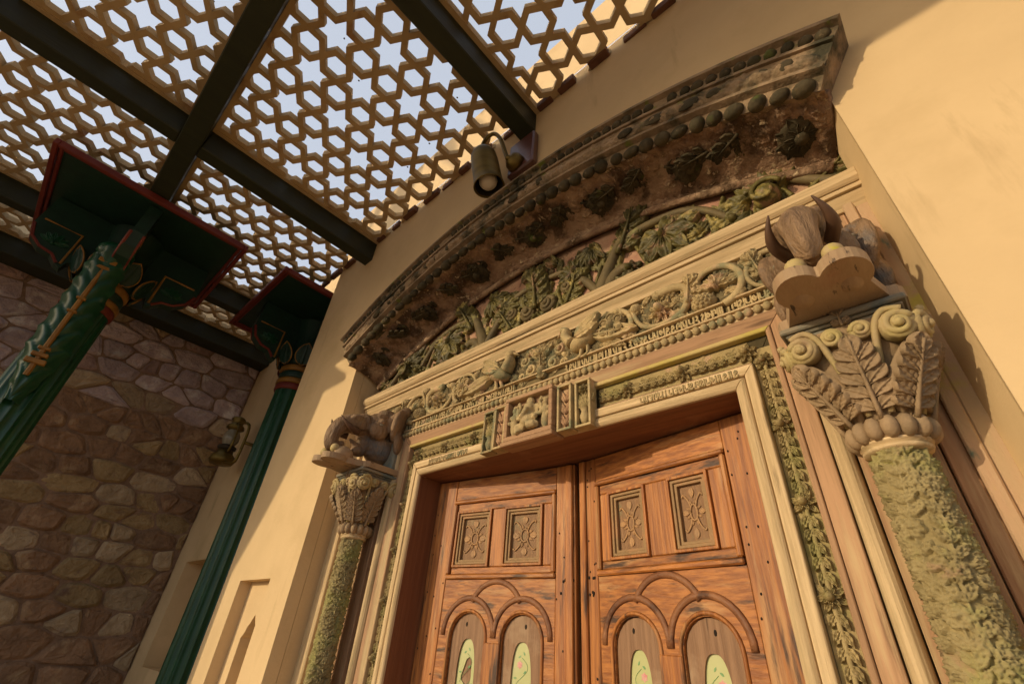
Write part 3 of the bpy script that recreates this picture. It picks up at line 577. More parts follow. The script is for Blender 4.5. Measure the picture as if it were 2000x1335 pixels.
# ================================================================ arched cornice over the doorway
corn = thing('arched_cornice', (XC, 1.0, 1.5), 'weathered arched plaster cornice with dark bead rows and painted flowers over the doorway', 'cornice')
PHI = 0.52
def arc(phi, y, r): return XC+r*sin(phi), y, ZC+r*cos(phi)
def sweep(prof, n=80, p0=-PHI, p1=PHI):
    m = len(prof); V = []; F = []
    for i in range(n):
        ph = p0+(p1-p0)*i/(n-1)
        for y, dr in prof: V.append(arc(ph, y, RD+dr))
    for i in range(n-1):
        for j in range(m): F.append((i*m+j, (i+1)*m+j, (i+1)*m+(j+1) % m, i*m+(j+1) % m))
    F.append(tuple(range(m))); F.append(tuple((n-1)*m+j for j in range(m))[::-1]); return arr(V), F
part('upper_moulding', sweep([(.998, .212), (.895, .212), (.892, .206), (.892, .194), (.912, .190), (.912, .150), (.904, .146), (.904, .134), (.998, .134)]), M['corn_band'], corn)
part('block_band', sweep([(.998, .133), (.914, .133), (.922, .055), (.998, .055)]), M['corn_band'], corn)
part('lower_moulding', sweep([(.998, .054), (.908, .054), (.906, .040), (.930, .036), (.944, -.004), (.998, .0)]), M['corn_band'], corn)
XS0, XS1 = asin((XL+.004-XC)/RD), asin((XR-.004-XC)/RD)
def onarc(ph, y, r): return XC+r*np.sin(ph), y, ZC+r*np.cos(ph)
rl = Relief(2*PHI*RD, .126, .0036)                                       # crusted face of the block band
xx = .03
while xx < rl.w-.05:
    wd = random.uniform(.03, .11)
    for q in np.arange(xx+.018, xx+wd-.01, .012): rl.dot(q, .060+random.uniform(-.004, .004), .030, .016)
    xx += wd+.012
rl.H = rl.H*1.0+fbm(rl.nx, rl.ny, ((14, .012), (6, .009), (2.5, .006)), 5)
part('block_crust', rl.geo(lambda X, Y, H: onarc(-PHI+X/RD, .916-H, RD+.040+Y*.80)), M['corn_band'], corn, True)
rl = Relief((XS1-XS0)*RD, .235, .0036)                                   # hollow soffit with worn low flowers
for q in range(34):
    x = rl.w*(q+.5)/34; rl.flower(x+random.uniform(-.01, .01), .040+.022*(q % 2), random.uniform(.026, .034), .010, 6, random.random())
for q in range(80): rl.leaf(random.uniform(0, rl.w), random.uniform(.01, .12), random.uniform(0, 6.3), random.uniform(.03, .06), random.uniform(.018, .030), .009)
rl.H += fbm(rl.nx, rl.ny, ((40, .012), (12, .009), (4, .006), (2, .004)), 9)
def cavpt(X, Y, H):
    th = np.clip(Y/.225, 0, 1)*pi/2; return onarc(XS0+X/RD, .946+.192*np.sin(th)-.35*H, RD-.004-.088*(1-np.cos(th))-.94*H)
part('soffit', rl.geo(cavpt), M['corn_soff'], corn, True)
part('soffit_core', sweep([(.965, .02), (.965, -.0), (1.06, -.02), (1.145, -.075), (1.19, -.075), (1.19, .02)], 60, XS0, XS1), M['corn_soff'], corn, True)
part('soffit_rib', sweep([(1.128, -.084), (1.122, -.094), (1.128, -.106), (1.142, -.110), (1.142, -.084)], 80, XS0, XS1), M['corn_soff'], corn, True)
bd = motif('bead', lambda: ell((0, 0, 0), (.021, .021, .016), 10, 7), M['corn_dark'])
nb_ = 58
for k in range(nb_):
    if k in (9, 19, 20, 33, 46): continue
    ph = -PHI+.012+(2*PHI-.024)*k/(nb_-1)+random.uniform(-.001, .001); x, y, z = arc(ph, .912, RD+.170)
    inst('bead', bd, corn, (x, y, z), rot=-ph, s=(random.uniform(.85, 1.05), random.uniform(.85, 1.05), 1))
bb = motif('drop_bead', lambda: ell((0, 0, 0), (.031, .034, .026), 12, 8), M['corn_dark'])
for k in range(40):
    ph = -PHI+.018+(2*PHI-.036)*k/39+random.uniform(-.002, .002); x, y, z = arc(ph, .937, RD+.010)
    inst('drop_bead', bb, corn, (x, y, z), rot=-ph, s=(random.uniform(.75, 1.1), random.uniform(.75, 1.1), random.uniform(.7, 1.0)), basis=Matrix.Rotation(pi/2-.5, 4, 'X'))
bk = [motif('block#%d' % q, lambda q=q: ell((0, 0, 0), (.026+q*.012, .024, .012), 12, 8), M['corn_dark']) for q in range(3)]
ph = -PHI+.02
while ph < PHI-.055:
    q = random.choice((0, 0, 1, 2)); wd = (.066+q*.024)/RD
    x, y, z = arc(ph+wd/2, .906, RD+.090)
    if random.random() < .55: inst('block', bk[q], corn, (x, y, z), rot=-(ph+wd/2)+random.uniform(-.1, .1), s=(random.uniform(.8, 1), random.uniform(.75, 1.05), random.uniform(.5, .9)))
    ph += wd+random.uniform(-.002, .006)
fl = motif('painted_flower#corn', lambda: join(rosette(.070, 9, .018, 2), ell((0, 0, .0), (.060, .060, .012), 14, 8)), M['corn_dark'])
fs = motif('painted_leaf#corn', lambda: acanthus(.10, .075, .012, 3), M['corn_dark'])
for k, x in enumerate((-2.08, -1.70, -1.33, -.965, -.61, -.26, .05)):
    ph = asin((x-XC)/(RD-.03)); th = 0.62; X, Y, Z = arc(ph, .952+.185*sin(th), RD-.012-.078*(1-cos(th))-.004)
    inst('painted_flower', fl, corn, (X, Y, Z), rot=-ph, s=random.uniform(.9, 1.1), basis=Matrix.Rotation(pi-.29, 4, 'X'))
    for s in (-1, 1, -2, 2):
        ph2 = ph+s*.034; th = 0.22+.16*(abs(s) == 1); X, Y, Z = arc(ph2, .952+.185*sin(th), RD-.012-.078*(1-cos(th))-.003)
        if abs(ph2) < .455: inst('painted_leaf', fs, corn, (X, Y, Z), rot=-ph+s*1.9, basis=Matrix.Rotation(pi-.13, 4, 'X'))

# ================================================================ tympanum
tym = thing('tympanum', (-1.0, 1.17, 1.1), 'pink tympanum with dark green painted acanthus scrolls between lintel and cornice', 'carved panel')
xs = np.linspace(XL+.003, XR-.003, 30)
ty = [(XL+.003, 1.0), (XR-.003, 1.0)]+[(x, arcz(x, RD-.09)) for x in xs[::-1]]
part('panel', onwall(poly([ty], -.03, 0), 1.165), M['tymp_bg'], tym)
T = lambda k, fn: motif(k, fn, M['tymp_leaf'])
mfan = T('fan_leaf#t', lambda: fanleaf(.085, .030, 8, 4.6)); mfan2 = T('fan_leaf#t2', lambda: fanleaf(.075, .03, 6, 2.2))
mac = T('acanthus_leaf#t', lambda: acanthus(.16, .115, .026, 4, curl=.03)); mros = T('flower#t', lambda: rosette(.05, 6, .028, 2)); mlf = T('leaf#t', lambda: leaf(.10, .05, .026, lob=.12, nl=3, bend=.02))
def curl_leaf():
    g = [ell((0, 0, .01), (.03, .03, .035), 10, 7)]
    for i in range(9):
        a = .3+i*.52; rr = .030+.002*i; g.append(xf(leaf(.055, .040, .026, lob=.1, nl=2, nu=6, nv=5, p=1.3, bend=.012), (rr*cos(a), rr*sin(a), .004), 1, rz=a-pi/2+.5))
    g.append(tube(np.array(spiral(.034, 1.3))+np.array((0, 0, .036)), .006, 5)); return join(*g)
mcurl = T('curled_leaf#t', curl_leaf)
mvol = motif('scroll_end#t', lambda: volute(.045, .022, .03, 1.4), M['tymp_stem'])
YT = 1.158
def stem(P, r0, r1, yy=1.150):
    P = smoothpath([(x, yy, z) for x, z in P], 5); part('stem', tube(P, taper(len(P), r0, r1), 7, up=(0, 1, 0)), M['tymp_stem'], tym, True)
half = [('fan', mfan, .58, 1.265, 3.5, 1.05), ('curl', mcurl, .915, 1.205, .2, 1.05), ('ros', mros, .81, 1.175, .3, .8), ('fan', mfan2, .29, 1.385, 2.6, 1.0), ('lf', mlf, .50, 1.375, 2.2, 1.0), ('ac', mac, .40, 1.28, -.5, 1.0), ('lf', mlf, .72, 1.30, 1.9, .9), ('lf', mlf, .87, 1.285, 1.0, .8),
        ('ac', mac, 1.02, 1.16, -1.1, .62), ('lf', mlf, .33, 1.17, -1.9, .9), ('fan', mfan2, .20, 1.30, 1.0, .95), ('lf', mlf, .66, 1.17, 1.3, .8), ('ros', mros, .44, 1.185, .9, .75), ('lf', mlf, .10, 1.42, .9, .9), ('lf', mlf, 1.08, 1.15, -1.6, .5), ('ac', mac, .15, 1.16, -.5, .75), ('lf', mlf, .50, 1.19, -.6, .7), ('lf', mlf, .76, 1.23, -.9, .7), ('fan', mfan2, .70, 1.20, .4, .55)]
nmz = {'fan': 'fan_leaf', 'curl': 'curled_leaf', 'ros': 'flower', 'lf': 'leaf', 'ac': 'acanthus_leaf'}
for s in (1, -1):
    for k, me, dx, z, rot, sc in half:
        j = 0 if s > 0 else random.uniform(-.012, .012); x = -1.0+s*dx+j
        if x > .12 or x < -2.18 or z > arcz(x, RD-.13): continue
        inst(nmz[k], me, tym, (x, YT, z+j), rot=rot*s, s=sc*1.32, mirror=(s < 0))
    stem([(-1+s*1.10, 1.13), (-1+s*1.03, 1.20), (-1+s*.96, 1.26), (-1+s*.85, 1.31)], .018, .010)
    stem([(-1+s*.85, 1.13), (-1+s*.80, 1.20), (-1+s*.73, 1.29), (-1+s*.64, 1.345), (-1+s*.50, 1.36), (-1+s*.42, 1.33)], .010, .020)
    stem([(-1+s*.42, 1.37), (-1+s*.38, 1.30), (-1+s*.335, 1.20), (-1+s*.31, 1.13)], .016, .034)
    stem([(-1+s*.34, 1.14), (-1+s*.375, 1.19), (-1+s*.42, 1.205), (-1+s*.44, 1.17), (-1+s*.415, 1.15)], .026, .014)
    stem([(-1+s*.31, 1.13), (-1+s*.24, 1.24), (-1+s*.14, 1.34), (-1+s*.04, 1.36)], .020, .012)
    inst('scroll_end', mvol, tym, (-1+s*.055, YT-.012, 1.215), mirror=s < 0); inst('scroll_end', mvol, tym, (-1+s*.155, YT-.012, 1.255), s=.8, rot=1.2, mirror=s < 0)
inT = lambda X, Y: (Y+1.112) < ZC+np.sqrt((RD-.112)**2-(X-2.20-XC)**2)
rl = Relief(2.30, .41, .0030); fill(rl, 210, .085, .018, lambda x, y: inT(x, y+.03))
for q in range(16): a = q*.4; rl.stem([(2.3*q/16+.16*t, .12+.10*sin(t*5+q*1.7)) for t in np.linspace(0, 1, 16)], .009, .016)
part('ground_carving', rl.geo(lambda X, Y, H: (-2.20+X, 1.1645-H, 1.112+Y), lambda X, Y: inT(X, Y) & (rl.H > .0012)), M['tymp_leaf'], tym, True)
inst('acanthus_leaf', mac, tym, (-1.0, YT-.01, 1.20), s=1.3); inst('flower', mros, tym, (-1.0, YT-.005, 1.16), s=.9)

# ================================================================ door frame
XM = -0.947                                   # centre line of the doorway
fr = thing('carved_portal', (XM, 1.135, GZ), 'carved wooden door surround with floral lintel and moulded jambs', 'door frame')
HZ = [(.60, .535), (.65, .59), (.705, .652), (.755, .732), (.757, .735), (.808, .785), (.845, .80)]
def topz(h): return float(np.interp(h, [a for a, _ in HZ], [b for _, b in HZ]))
def ustrip(name, prof, mv, mh):
    """moulding mitred round both jambs and the head; prof = (h, y) across"""
    m = len(prof)
    for nm, pts in ((name, [lambda h: (XM-h, GZ+.18), lambda h: (XM-h, topz(h))]), (name, [lambda h: (XM-h+.0006, topz(h)+.0006), lambda h: (XM+h-.0006, topz(h)+.0006)]), (name, [lambda h: (XM+h, topz(h)), lambda h: (XM+h, GZ+.18)])):
        V = []; F = []
        for q in pts:
            for h, y in prof: x, z = q(h); V.append((x, y, z))
        F = [(j, m+j, m+(j+1) % m, (j+1) % m) for j in range(m)]+[tuple(range(m))[::-1], tuple(range(m, 2*m))]
        part(nm, (arr(V), F), mh if pts[0](.7)[1] > 0 and pts[1](.7)[1] > 0 else mv, fr, bevel=.0015)
def rnd(h0, h1, y, d): return [(h0, 1.16)]+[(h0+(h1-h0)*(.5-.5*cos(a)), y-d*sin(a)) for a in np.linspace(0, pi, 9)]+[(h1, 1.16)]
ustrip('inner_roll', rnd(.651, .678, 1.128, .012), M['tan_v'], M['tan_h'])
ustrip('inner_fillet', [(.680, 1.16), (.680, 1.121), (.683, 1.118), (.702, 1.118), (.705, 1.121), (.705, 1.16)], M['tan_v'], M['tan_h'])
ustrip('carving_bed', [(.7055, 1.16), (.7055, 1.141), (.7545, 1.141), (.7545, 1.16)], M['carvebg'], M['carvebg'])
ustrip('ochre_edge', [(.755, 1.16), (.755, 1.121), (.757, 1.118), (.766, 1.118), (.768, 1.121), (.768, 1.16)], M['pink_v'], M['yel_h'])
ustrip('red_fascia', [(.769, 1.16), (.769, 1.124), (.806, 1.113), (.808, 1.116), (.808, 1.16)], M['pink_v'], M['pink_h'])
SM = [('outer_roll', rnd(.811, .846, 1.120, .022), 'tan_v'), ('outer_fillet', [(.849, 1.16), (.849, 1.121), (.872, 1.124), (.872, 1.16)], 'pink_v'), ('column_board', [(.873, 1.16), (.873, 1.106), (.975, 1.106), (.975, 1.16)], 'pink_v')]
for s in (-1, 1):
    for nm, prof, mm in SM:
        V = [(XM+s*h, y, z) for z in (GZ+.18, .775) for h, y in prof]; m = len(prof)
        part(nm, (arr(V), [(j, m+j, m+(j+1) % m, (j+1) % m) for j in range(m)]+[tuple(range(m)), tuple(range(m, 2*m))]), M[mm], fr, bevel=.0015)
    part('plinth', box(XM+s*.76-.115, XM+s*.76+.115, 1.10, 1.17, GZ, GZ+.179, .006), M['tan_v'], fr)
    part('jamb_reveal', box(*sorted((XM+s*.6505, XM+s*.70)), 1.131, 1.415, GZ, .5895), M['reveal'], fr)
part('lintel_soffit', box(XM-.70, XM+.70, 1.131, 1.415, .591, .66), M['soffit'], fr)
part('back_board', join(box(XL+.002, XM-.705, 1.1605, 1.2, GZ, 1.0), box(XM+.705, XR-.002, 1.1605, 1.2, GZ, 1.0), box(XM-.704, XM+.704, 1.1605, 1.2, .662, 1.0)), M['pink_v'], fr)
# outer planks
for x0, x1, y, mm in ((XM-1.055, XM-.979, 1.128, 'tan_v'), (XM-1.10, XM-1.06, 1.110, 'pink_v'), (XM-1.19, XM-1.105, 1.132, 'tan_v'), (XL+.002, XM-1.195, 1.118, 'tan_v')): part('side_plank', box(x0, x1, y, 1.16, GZ, .99, .003), M[mm], fr)
for x0, x1, y, mm in ((XM+.979, XM+1.01, 1.128, 'pink_v'), (XM+1.0105, XM+1.034, 1.114, 'peeled'), (XM+1.0345, .116, 1.120, 'peeled')): part('side_plank', box(x0, x1, y, 1.16, GZ, 1.05, .003), M[mm], fr)
# stacked lintel
LX0, LX1 = -2.195, .122
part('crown_moulding', join(*[(lambda pr: (arr([(x, y, z) for x in (LX0, LX1) for y, z in pr]), [(j, len(pr)+j, len(pr)+(j+1) % len(pr), (j+1) % len(pr)) for j in range(len(pr))]+[tuple(range(len(pr))), tuple(range(len(pr), 2*len(pr)))]))(pr) for pr in (
    [(1.17, 1.112), (1.095, 1.112), (1.085, 1.106), (1.082, 1.094), (1.086, 1.076), (1.096, 1.066), (1.17, 1.066)], [(1.17, 1.0625), (1.097, 1.0625), (1.094, 1.058), (1.096, 1.048), (1.17, 1.048)], [(1.17, 1.045), (1.104, 1.045), (1.110, 1.030), (1.118, 1.014), (1.120, 1.004), (1.17, 1.004)])]), M['tan_h'], fr, bevel=.0015)
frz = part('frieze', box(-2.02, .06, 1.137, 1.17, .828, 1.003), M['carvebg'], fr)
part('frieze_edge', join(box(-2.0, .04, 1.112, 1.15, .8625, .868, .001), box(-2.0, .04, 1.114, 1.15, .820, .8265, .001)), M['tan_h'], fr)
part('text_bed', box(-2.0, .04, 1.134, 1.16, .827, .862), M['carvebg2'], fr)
part('bead_bed', box(-2.0, .03, 1.122, 1.16, .788, .8195, .002), M['tan_h'], fr)
rl = Relief(2.06, .130, .0023); fill(rl, 300, .046, .014)
for q in range(24): rl.stem([(2.06*q/24+.09*t, .065+.05*sin(t*6.3+q*2)) for t in np.linspace(0, 1, 14)], .0055, .011)
part('ground_carving', rl.geo(lambda X, Y, H: (-2.01+X, 1.1365-H, .870+Y)), M['carvedeep'], frz, True)
bg_ = ell((0, 0, 0), (.0125, .012, .0135), 8, 6)
tag(part('bead_row', join(*[xf(bg_, (-1.985+.0242*k, 1.118, .804)) for k in range(83)]), M['carve'], fr, True), kind='stuff')
# carved letters, weathered past reading: raised strokes of the same rhythm
GL = [[[(.85, 1), (.85, 0)], [(.10, .75), (.30, .95), (.45, .7), (.25, .5), (.15, .3), (.4, .1), (.85, .45)]], [[(.15, .85), (.45, .95), (.5, .6), (.2, .45), (.55, .4), (.75, .05)]], [[(.12, .2), (.10, .7), (.4, .95), (.62, .65), (.4, .45)], [(.9, 1), (.9, 0)], [(.5, .45), (.9, .5)]], [[(.5, 1), (.5, 0)]],
      [[(.9, 1), (.9, 0)], [(.9, .55), (.5, .6), (.25, .85), (.1, .6), (.3, .3), (.5, .5)]], [[(.1, .9), (.25, .35), (.55, .25), (.7, .6), (.7, .95)], [(.7, .6), (.75, 0)]], [[(.15, .95), (.6, .85), (.7, .55), (.35, .5), (.7, .35), (.6, .08), (.2, .12)], [(.88, .9), (.88, .5)]], [[(.2, .6), (.4, .9), (.65, .7), (.5, .45), (.25, .5), (.2, .15), (.6, .05), (.8, .3)]], [[(.25, 1), (.25, 0)], [(.6, 1), (.6, 0)], [(.25, .5), (.6, .5)]], [[(.9, 1), (.9, 0)], [(.15, .9), (.15, .4), (.5, .3), (.9, .45)]]]
def letters(x0, x1, z0, z1, y, cw):
    g = []; x = x0
    while x < x1-cw:
        for st in random.choice(GL):
            g.append(tube(smoothpath([(x+a*cw*.85, y, z0+b*(z1-z0)) for a, b in st], 3), (z1-z0)*.115, 5, up=(0, 1, 0)))
        x += cw*random.uniform(.80, .95)
    return join(*g)
tag(part('inscription', letters(-1.98, -1.06, .829, .860, 1.125, .021), M['carve'], fr, True), 'row of worn carved letters along the left of the frieze')
tag(part('inscription', letters(-.84, .02, .829, .860, 1.125, .021), M['carve'], fr, True), 'row of worn carved letters along the right of the frieze')
tag(part('inscription', letters(-1.545, -1.30, .624, .646, 1.1175, .017), M['carve'], fr, True), 'short worn carved inscription at the left end of the door head')
tag(part('inscription', letters(-.56, -.27, .624, .646, 1.1175, .017), M['carve'], fr, True), 'short worn carved inscription at the right end of the door head')
# frieze carving
C = lambda k, fn: motif(k, fn, M['carve'])
cup = C('rosette#f', lambda: cupflower(.052, .026)); dais = C('daisy#f', lambda: rosette(.052, 8, .024, 2)); clf = C('leaf#f', lambda: leaf(.075, .034, .022, lob=.12, nl=3, bend=.012)); cac = C('acanthus_leaf#f', lambda: acanthus(.105, .075, .020, 4, curl=.015)); cfan = C('fan_leaf#f', lambda: fanleaf(.055, .022, 6, 2.4))
bud = C('bud#f', lambda: join(ell((0, 0, 0), (.020, .026, .022), 10, 7), *[xf(leaf(.035, .02, .012), (0, -.03, .004), 1, rz=a) for a in (-.7, .7)])); vol = C('scroll#f', lambda: volute(.030, .014, .018, 1.5))
knob = C('pine_knob#f', lambda: join(ell((0, 0, .006), (.045, .034, .026), 14, 8), *[ell((.038*cos(a)*r, .028*sin(a)*r, .006+.024*sqrt(max(0, 1-r*r))), (.008, .008, .006), 6, 4) for r in (.25, .55, .82) for a in np.linspace(0, 2*pi, int(5+9*r))[:-1]]))
def bird_geo():
    return join(ell((0, 0, .012), (.062, .030, .026), 12, 8, rz=.35), tube(smoothpath([(-.045, .0, .018), (-.068, .03, .022), (-.066, .058, .022), (-.080, .066, .022)], 4), taper(len(smoothpath([(0, 0, 0)]*4, 4)), .022, .013), 8), ell((-.078, .066, .022), (.018, .014, .014), 8, 6), tube([(-.09, .064, .022), (-.112, .050, .018)], [.008, .002], 5),
                xf(leaf(.12, .055, .020, lob=.18, nl=5), (-.02, .01, .022), 1, rz=-.95), xf(leaf(.10, .045, .018, lob=.18, nl=4), (-.02, .0, .028), 1, rz=-1.25), xf(leaf(.17, .060, .022, lob=.06, nl=6), (.04, .0, .010), 1, rz=-1.75), tube([(-.01, -.025, .012), (-.018, -.055, .01), (-.035, -.062, .01)], .007, 5), tube([(.015, -.022, .012), (.012, -.055, .01), (-.006, -.062, .01)], .007, 5))
bird = C('bird#f', bird_geo)
YF = 1.132
def vine(P, r0, r1, par=frz, mat=None, nm='vine_stem', yy=1.120):
    P = smoothpath([(x, yy, z) for x, z in P], 5); part(nm, tube(P, taper(len(P), r0, r1), 7, up=(0, 1, 0)), mat or M['carve'], par, True)
def ring(cx, cz, r, a0, a1, r0=.011, r1=.006): vine([(cx+r*cos(a), cz+r*sin(a)) for a in np.linspace(a0, a1, 9)], r0, r1)
def fr_put(nm, me, s, dx, z, rot=0, sc=1.0, mir=None): inst(nm, me, frz, (XM+s*dx, YF, z), rot=rot*s, s=(sc, sc, sc*1.45), mirror=(s < 0) if mir is None else mir)
for s, stx in ((1, (.20, .315, .49, .60, .665, .79, .90)), (-1, (.215, .43, .60, .71, .77, .88, .97))):
    b, r1, d1, kn, r2, e1, e2 = stx
    fr_put('bird', bird, s, b, .925, 0, 1.0)
    fr_put('acanthus_leaf', cac, s, b+.035, .958, -1.1, .75); fr_put('leaf', clf, s, b+.09, .885, -1.9, 1.0); fr_put('leaf', clf, s, b-.01, .985, -1.5, .6)
    fr_put('rosette', cup, s, r1, .935, .2, 1.0); ring(XM+s*r1, .933, .068, (pi/2-2.6*s), (pi/2+1.9*s)); fr_put('leaf', clf, s, r1+.05, .88, -2.2, .8); fr_put('leaf', clf, s, r1-.055, .975, .9, .6); fr_put('bud', bud, s, r1+.085, .975, -.8, .9); fr_put('leaf', clf, s, r1-.01, .872, 1.4, .7)
    fr_put('daisy', dais, s, d1, .925, .2, 1.0); vine([(XM+s*(d1-.10), .965), (XM+s*(d1-.07), .895), (XM+s*d1, .872), (XM+s*(d1+.07), .895), (XM+s*(d1+.09), .965), (XM+s*(d1+.05), .993), (XM+s*(d1-.02), .988)], .007, .016)
    fr_put('acanthus_leaf', cac, s, d1+.085, .91, -.25, .95); fr_put('acanthus_leaf', cac, s, d1+.06, .985, 1.5, .7); fr_put('leaf', clf, s, d1+.02, .885, -1.2, .75); fr_put('leaf', clf, s, d1-.06, .975, -.6, .6); fr_put('leaf', clf, s, d1-.04, .88, .9, .6)
    fr_put('pine_knob', knob, s, kn+.02, .893, .1, .85); fr_put('leaf', clf, s, kn-.025, .985, -.3, .5)
    fr_put('fan_leaf', cfan, s, r2, .925, -.1, 1.05); fr_put('leaf', clf, s, r2+.02, .93, -1.2, .9); fr_put('leaf', clf, s, r2-.03, .94, 1.2, .8); ring(XM+s*r2, .932, .072, (pi/2+1.4*s), (pi/2-3.0*s), .008, .013); fr_put('leaf', clf, s, r2+.075, .985, -1.9, .7)
    fr_put('acanthus_leaf', cac, s, e1, .90, .2, .95); fr_put('bud', bud, s, e1+.05, .965, .4, 1.0); fr_put('leaf', clf, s, e1-.05, .885, 1.3, .8); ring(XM+s*(e1+.02), .925, .06, 0, 4.5*s)
    fr_put('daisy', dais, s, e2, .94, .5, .8); fr_put('leaf', clf, s, e2-.04, .89, -1.0, .8); fr_put('leaf', clf, s, e2+.05, .90, -.4, .8)
    for dx, z in ((b+.15, .982), (r1+.02, .995), (d1-.115, .885), (kn-.05, .875), (r2+.06, .88), (e1+.08, .88), (b+.02, .875)): fr_put('bud', bud, s, dx, z, random.uniform(-2, 2), random.uniform(.55, .75))
    fr_put('scroll', vol, s, .055, .895, 1.0, 1.05); fr_put('scroll', vol, s, .085, .945, 2.4, 1.0); fr_put('scroll', vol, s, .10, .882, 0, .7); fr_put('leaf', clf, s, .015, .93, -.45, 1.0); fr_put('fan_leaf', cfan, s, .055, .965, -.5, .6)
for q in range(120):
    s = random.choice((-1, 1)); inst(*random.choice((('leaf', clf), ('leaf', clf), ('acanthus_leaf', cac), ('bud', bud))), frz, (XM+s*random.uniform(.05, 1.02), YF+.004, random.uniform(.872, .985)), rot=random.uniform(-3, 3), s=random.uniform(.38, .62))
fr_put('fan_leaf', cfan, 1, 0, .945, 0, .95); fr_put('acanthus_leaf', cac, 1, 0, .885, 0, .8); fr_put('bud', bud, 1, 0, .875, 0, 1.0)
# carved strip of the jambs and head: stem, paired leaves, a flower every .16
G = lambda k, fn: motif(k, fn, M['carvegreen'])
jl = G('leaf#j', lambda: leaf(.0275, .0180, .018, lob=.20, nl=3, nu=7, nv=5, bend=.008)); jf = G('flower#j', lambda: rosette(.030, 7, .022, 2))
def strip(path0, d, L, nm):
    """d: unit direction (x,z); path0 start"""
    n = int(L/.16); ang = atan2(d[1], d[0])-pi/2
    P = [(path0[0]+d[0]*t, path0[1]+d[1]*t) for t in np.linspace(0, L, 12)]
    vine(P, .0048, .0048, fr, M['carvegreen'], 'strip_stem', 1.132)
    for k in range(int(L/.176)+1):
        t0 = .02+k*.176
        if t0 > L-.02: break
        x, z = path0[0]+d[0]*t0, path0[1]+d[1]*t0; inst('flower', jf, fr, (x, 1.139, z), rot=ang+k*.4, s=random.uniform(.92, 1.05))
        for q in range(5):
            t = t0+.028+q*.0262
            if t > L-.02: break
            for s in (-1, 1): inst('leaf', jl, fr, (path0[0]+d[0]*t, 1.139, path0[1]+d[1]*t), rot=ang-s*random.uniform(.75, .95), s=random.uniform(.9, 1.05), mirror=s > 0)
for s in (-1, 1):
    rl = Relief(.047, 1.72, .0022); fill(rl, 90, .016, .004); xo = XM+s*.730-.0235
    part('strip_carving', rl.geo(lambda X, Y, H, xo=xo: (xo+X, 1.1405-H, -1.02+Y)), M['carvegreen'], fr, True)
for x0 in (XM-.70, XM+.235):
    rl = Relief(.465, .074, .0022); fill(rl, 30, .016, .004)
    part('strip_carving', rl.geo(lambda X, Y, H, x0=x0: (x0+X, 1.1405-H, .655+Y)), M['carvegreen'], fr, True)
for s in (-1, 1): strip((XM+s*.730, .675), (0, -1), 1.60, 'jamb')
strip((XM+.715, .692), (-1, 0), .475, 'head'); strip((XM-.715, .692), (1, 0), .50, 'head')

# centre panel with small seated figure
pan = part('figure_panel', join(box(-1.068, -.852, 1.068, 1.13, .600, .617, .002), box(-1.068, -.852, 1.068, 1.13, .752, .768, .002), box(-1.068, -1.052, 1.069, 1.13, .6175, .7515, .002), box(-.868, -.852, 1.069, 1.13, .6175, .7515, .002), box(-1.052, -.868, 1.098, 1.13, .617, .752), box(-1.075, -.845, 1.062, 1.13, .582, .598, .003)), M['pink_h'], fr)
def figurine():
    E_ = ell
    seat = [E_((0, .035, .012), (.030, .034, .026)), E_((0, .028, .02), (.030, .026, .026)), E_((0, .078, .016), (.022, .022, .022)), E_((0, .105, .012), (.016, .018, .014)), E_((-.026, .078, .01), (.014, .018, .007)), E_((.026, .078, .01), (.014, .018, .007)),
            tube(smoothpath([(0, .075, .03), (.004, .058, .042), (-.006, .040, .046), (-.016, .036, .044)], 4), .008, 7), tube(smoothpath([(.01, .008, .02), (.04, .006, .03), (.012, .0, .04)], 4), .014, 7), tube(smoothpath([(-.01, .008, .02), (-.04, .012, .025), (-.03, -.015, .03)], 4), .014, 7),
            tube(smoothpath([(.026, .055, .014), (.05, .05, .014), (.048, .085, .014)], 4), .009, 6), tube(smoothpath([(-.026, .055, .014), (-.05, .05, .014), (-.05, .090, .014)], 4), .009, 6), tube(smoothpath([(.022, .045, .02), (.042, .03, .034)], 4), .009, 6)]
    def att(x, s): return [E_((x, .085, .012), (.012, .014, .012)), E_((x, .100, .010), (.014, .007, .009)), E_((x, .055, .012), (.016, .022, .014)), E_((x, .020, .012), (.016, .036, .014)), tube(smoothpath([(x+s*.014, .066, .014), (x+s*.030, .05, .016), (x+s*.014, .035, .022)], 4), .007, 6), tube(smoothpath([(x-s*.014, .066, .014), (x-s*.024, .09, .014), (x-s*.016, .112, .014)], 4), .007, 6)]
    return [remesh(join(*q), .0035, 2) for q in (seat, att(-.066, -1), att(.066, 1))]
for g, nm in zip(figurine(), ('seated_figure', 'attendant_figure', 'attendant_figure')):
    v = arr(g[0]); part(nm, (np.stack([-.96+v[:, 0]*1.05, 1.100-v[:, 2]*1.1, .630+v[:, 1]*1.0], 1), g[1]), M['carve'], pan, True)
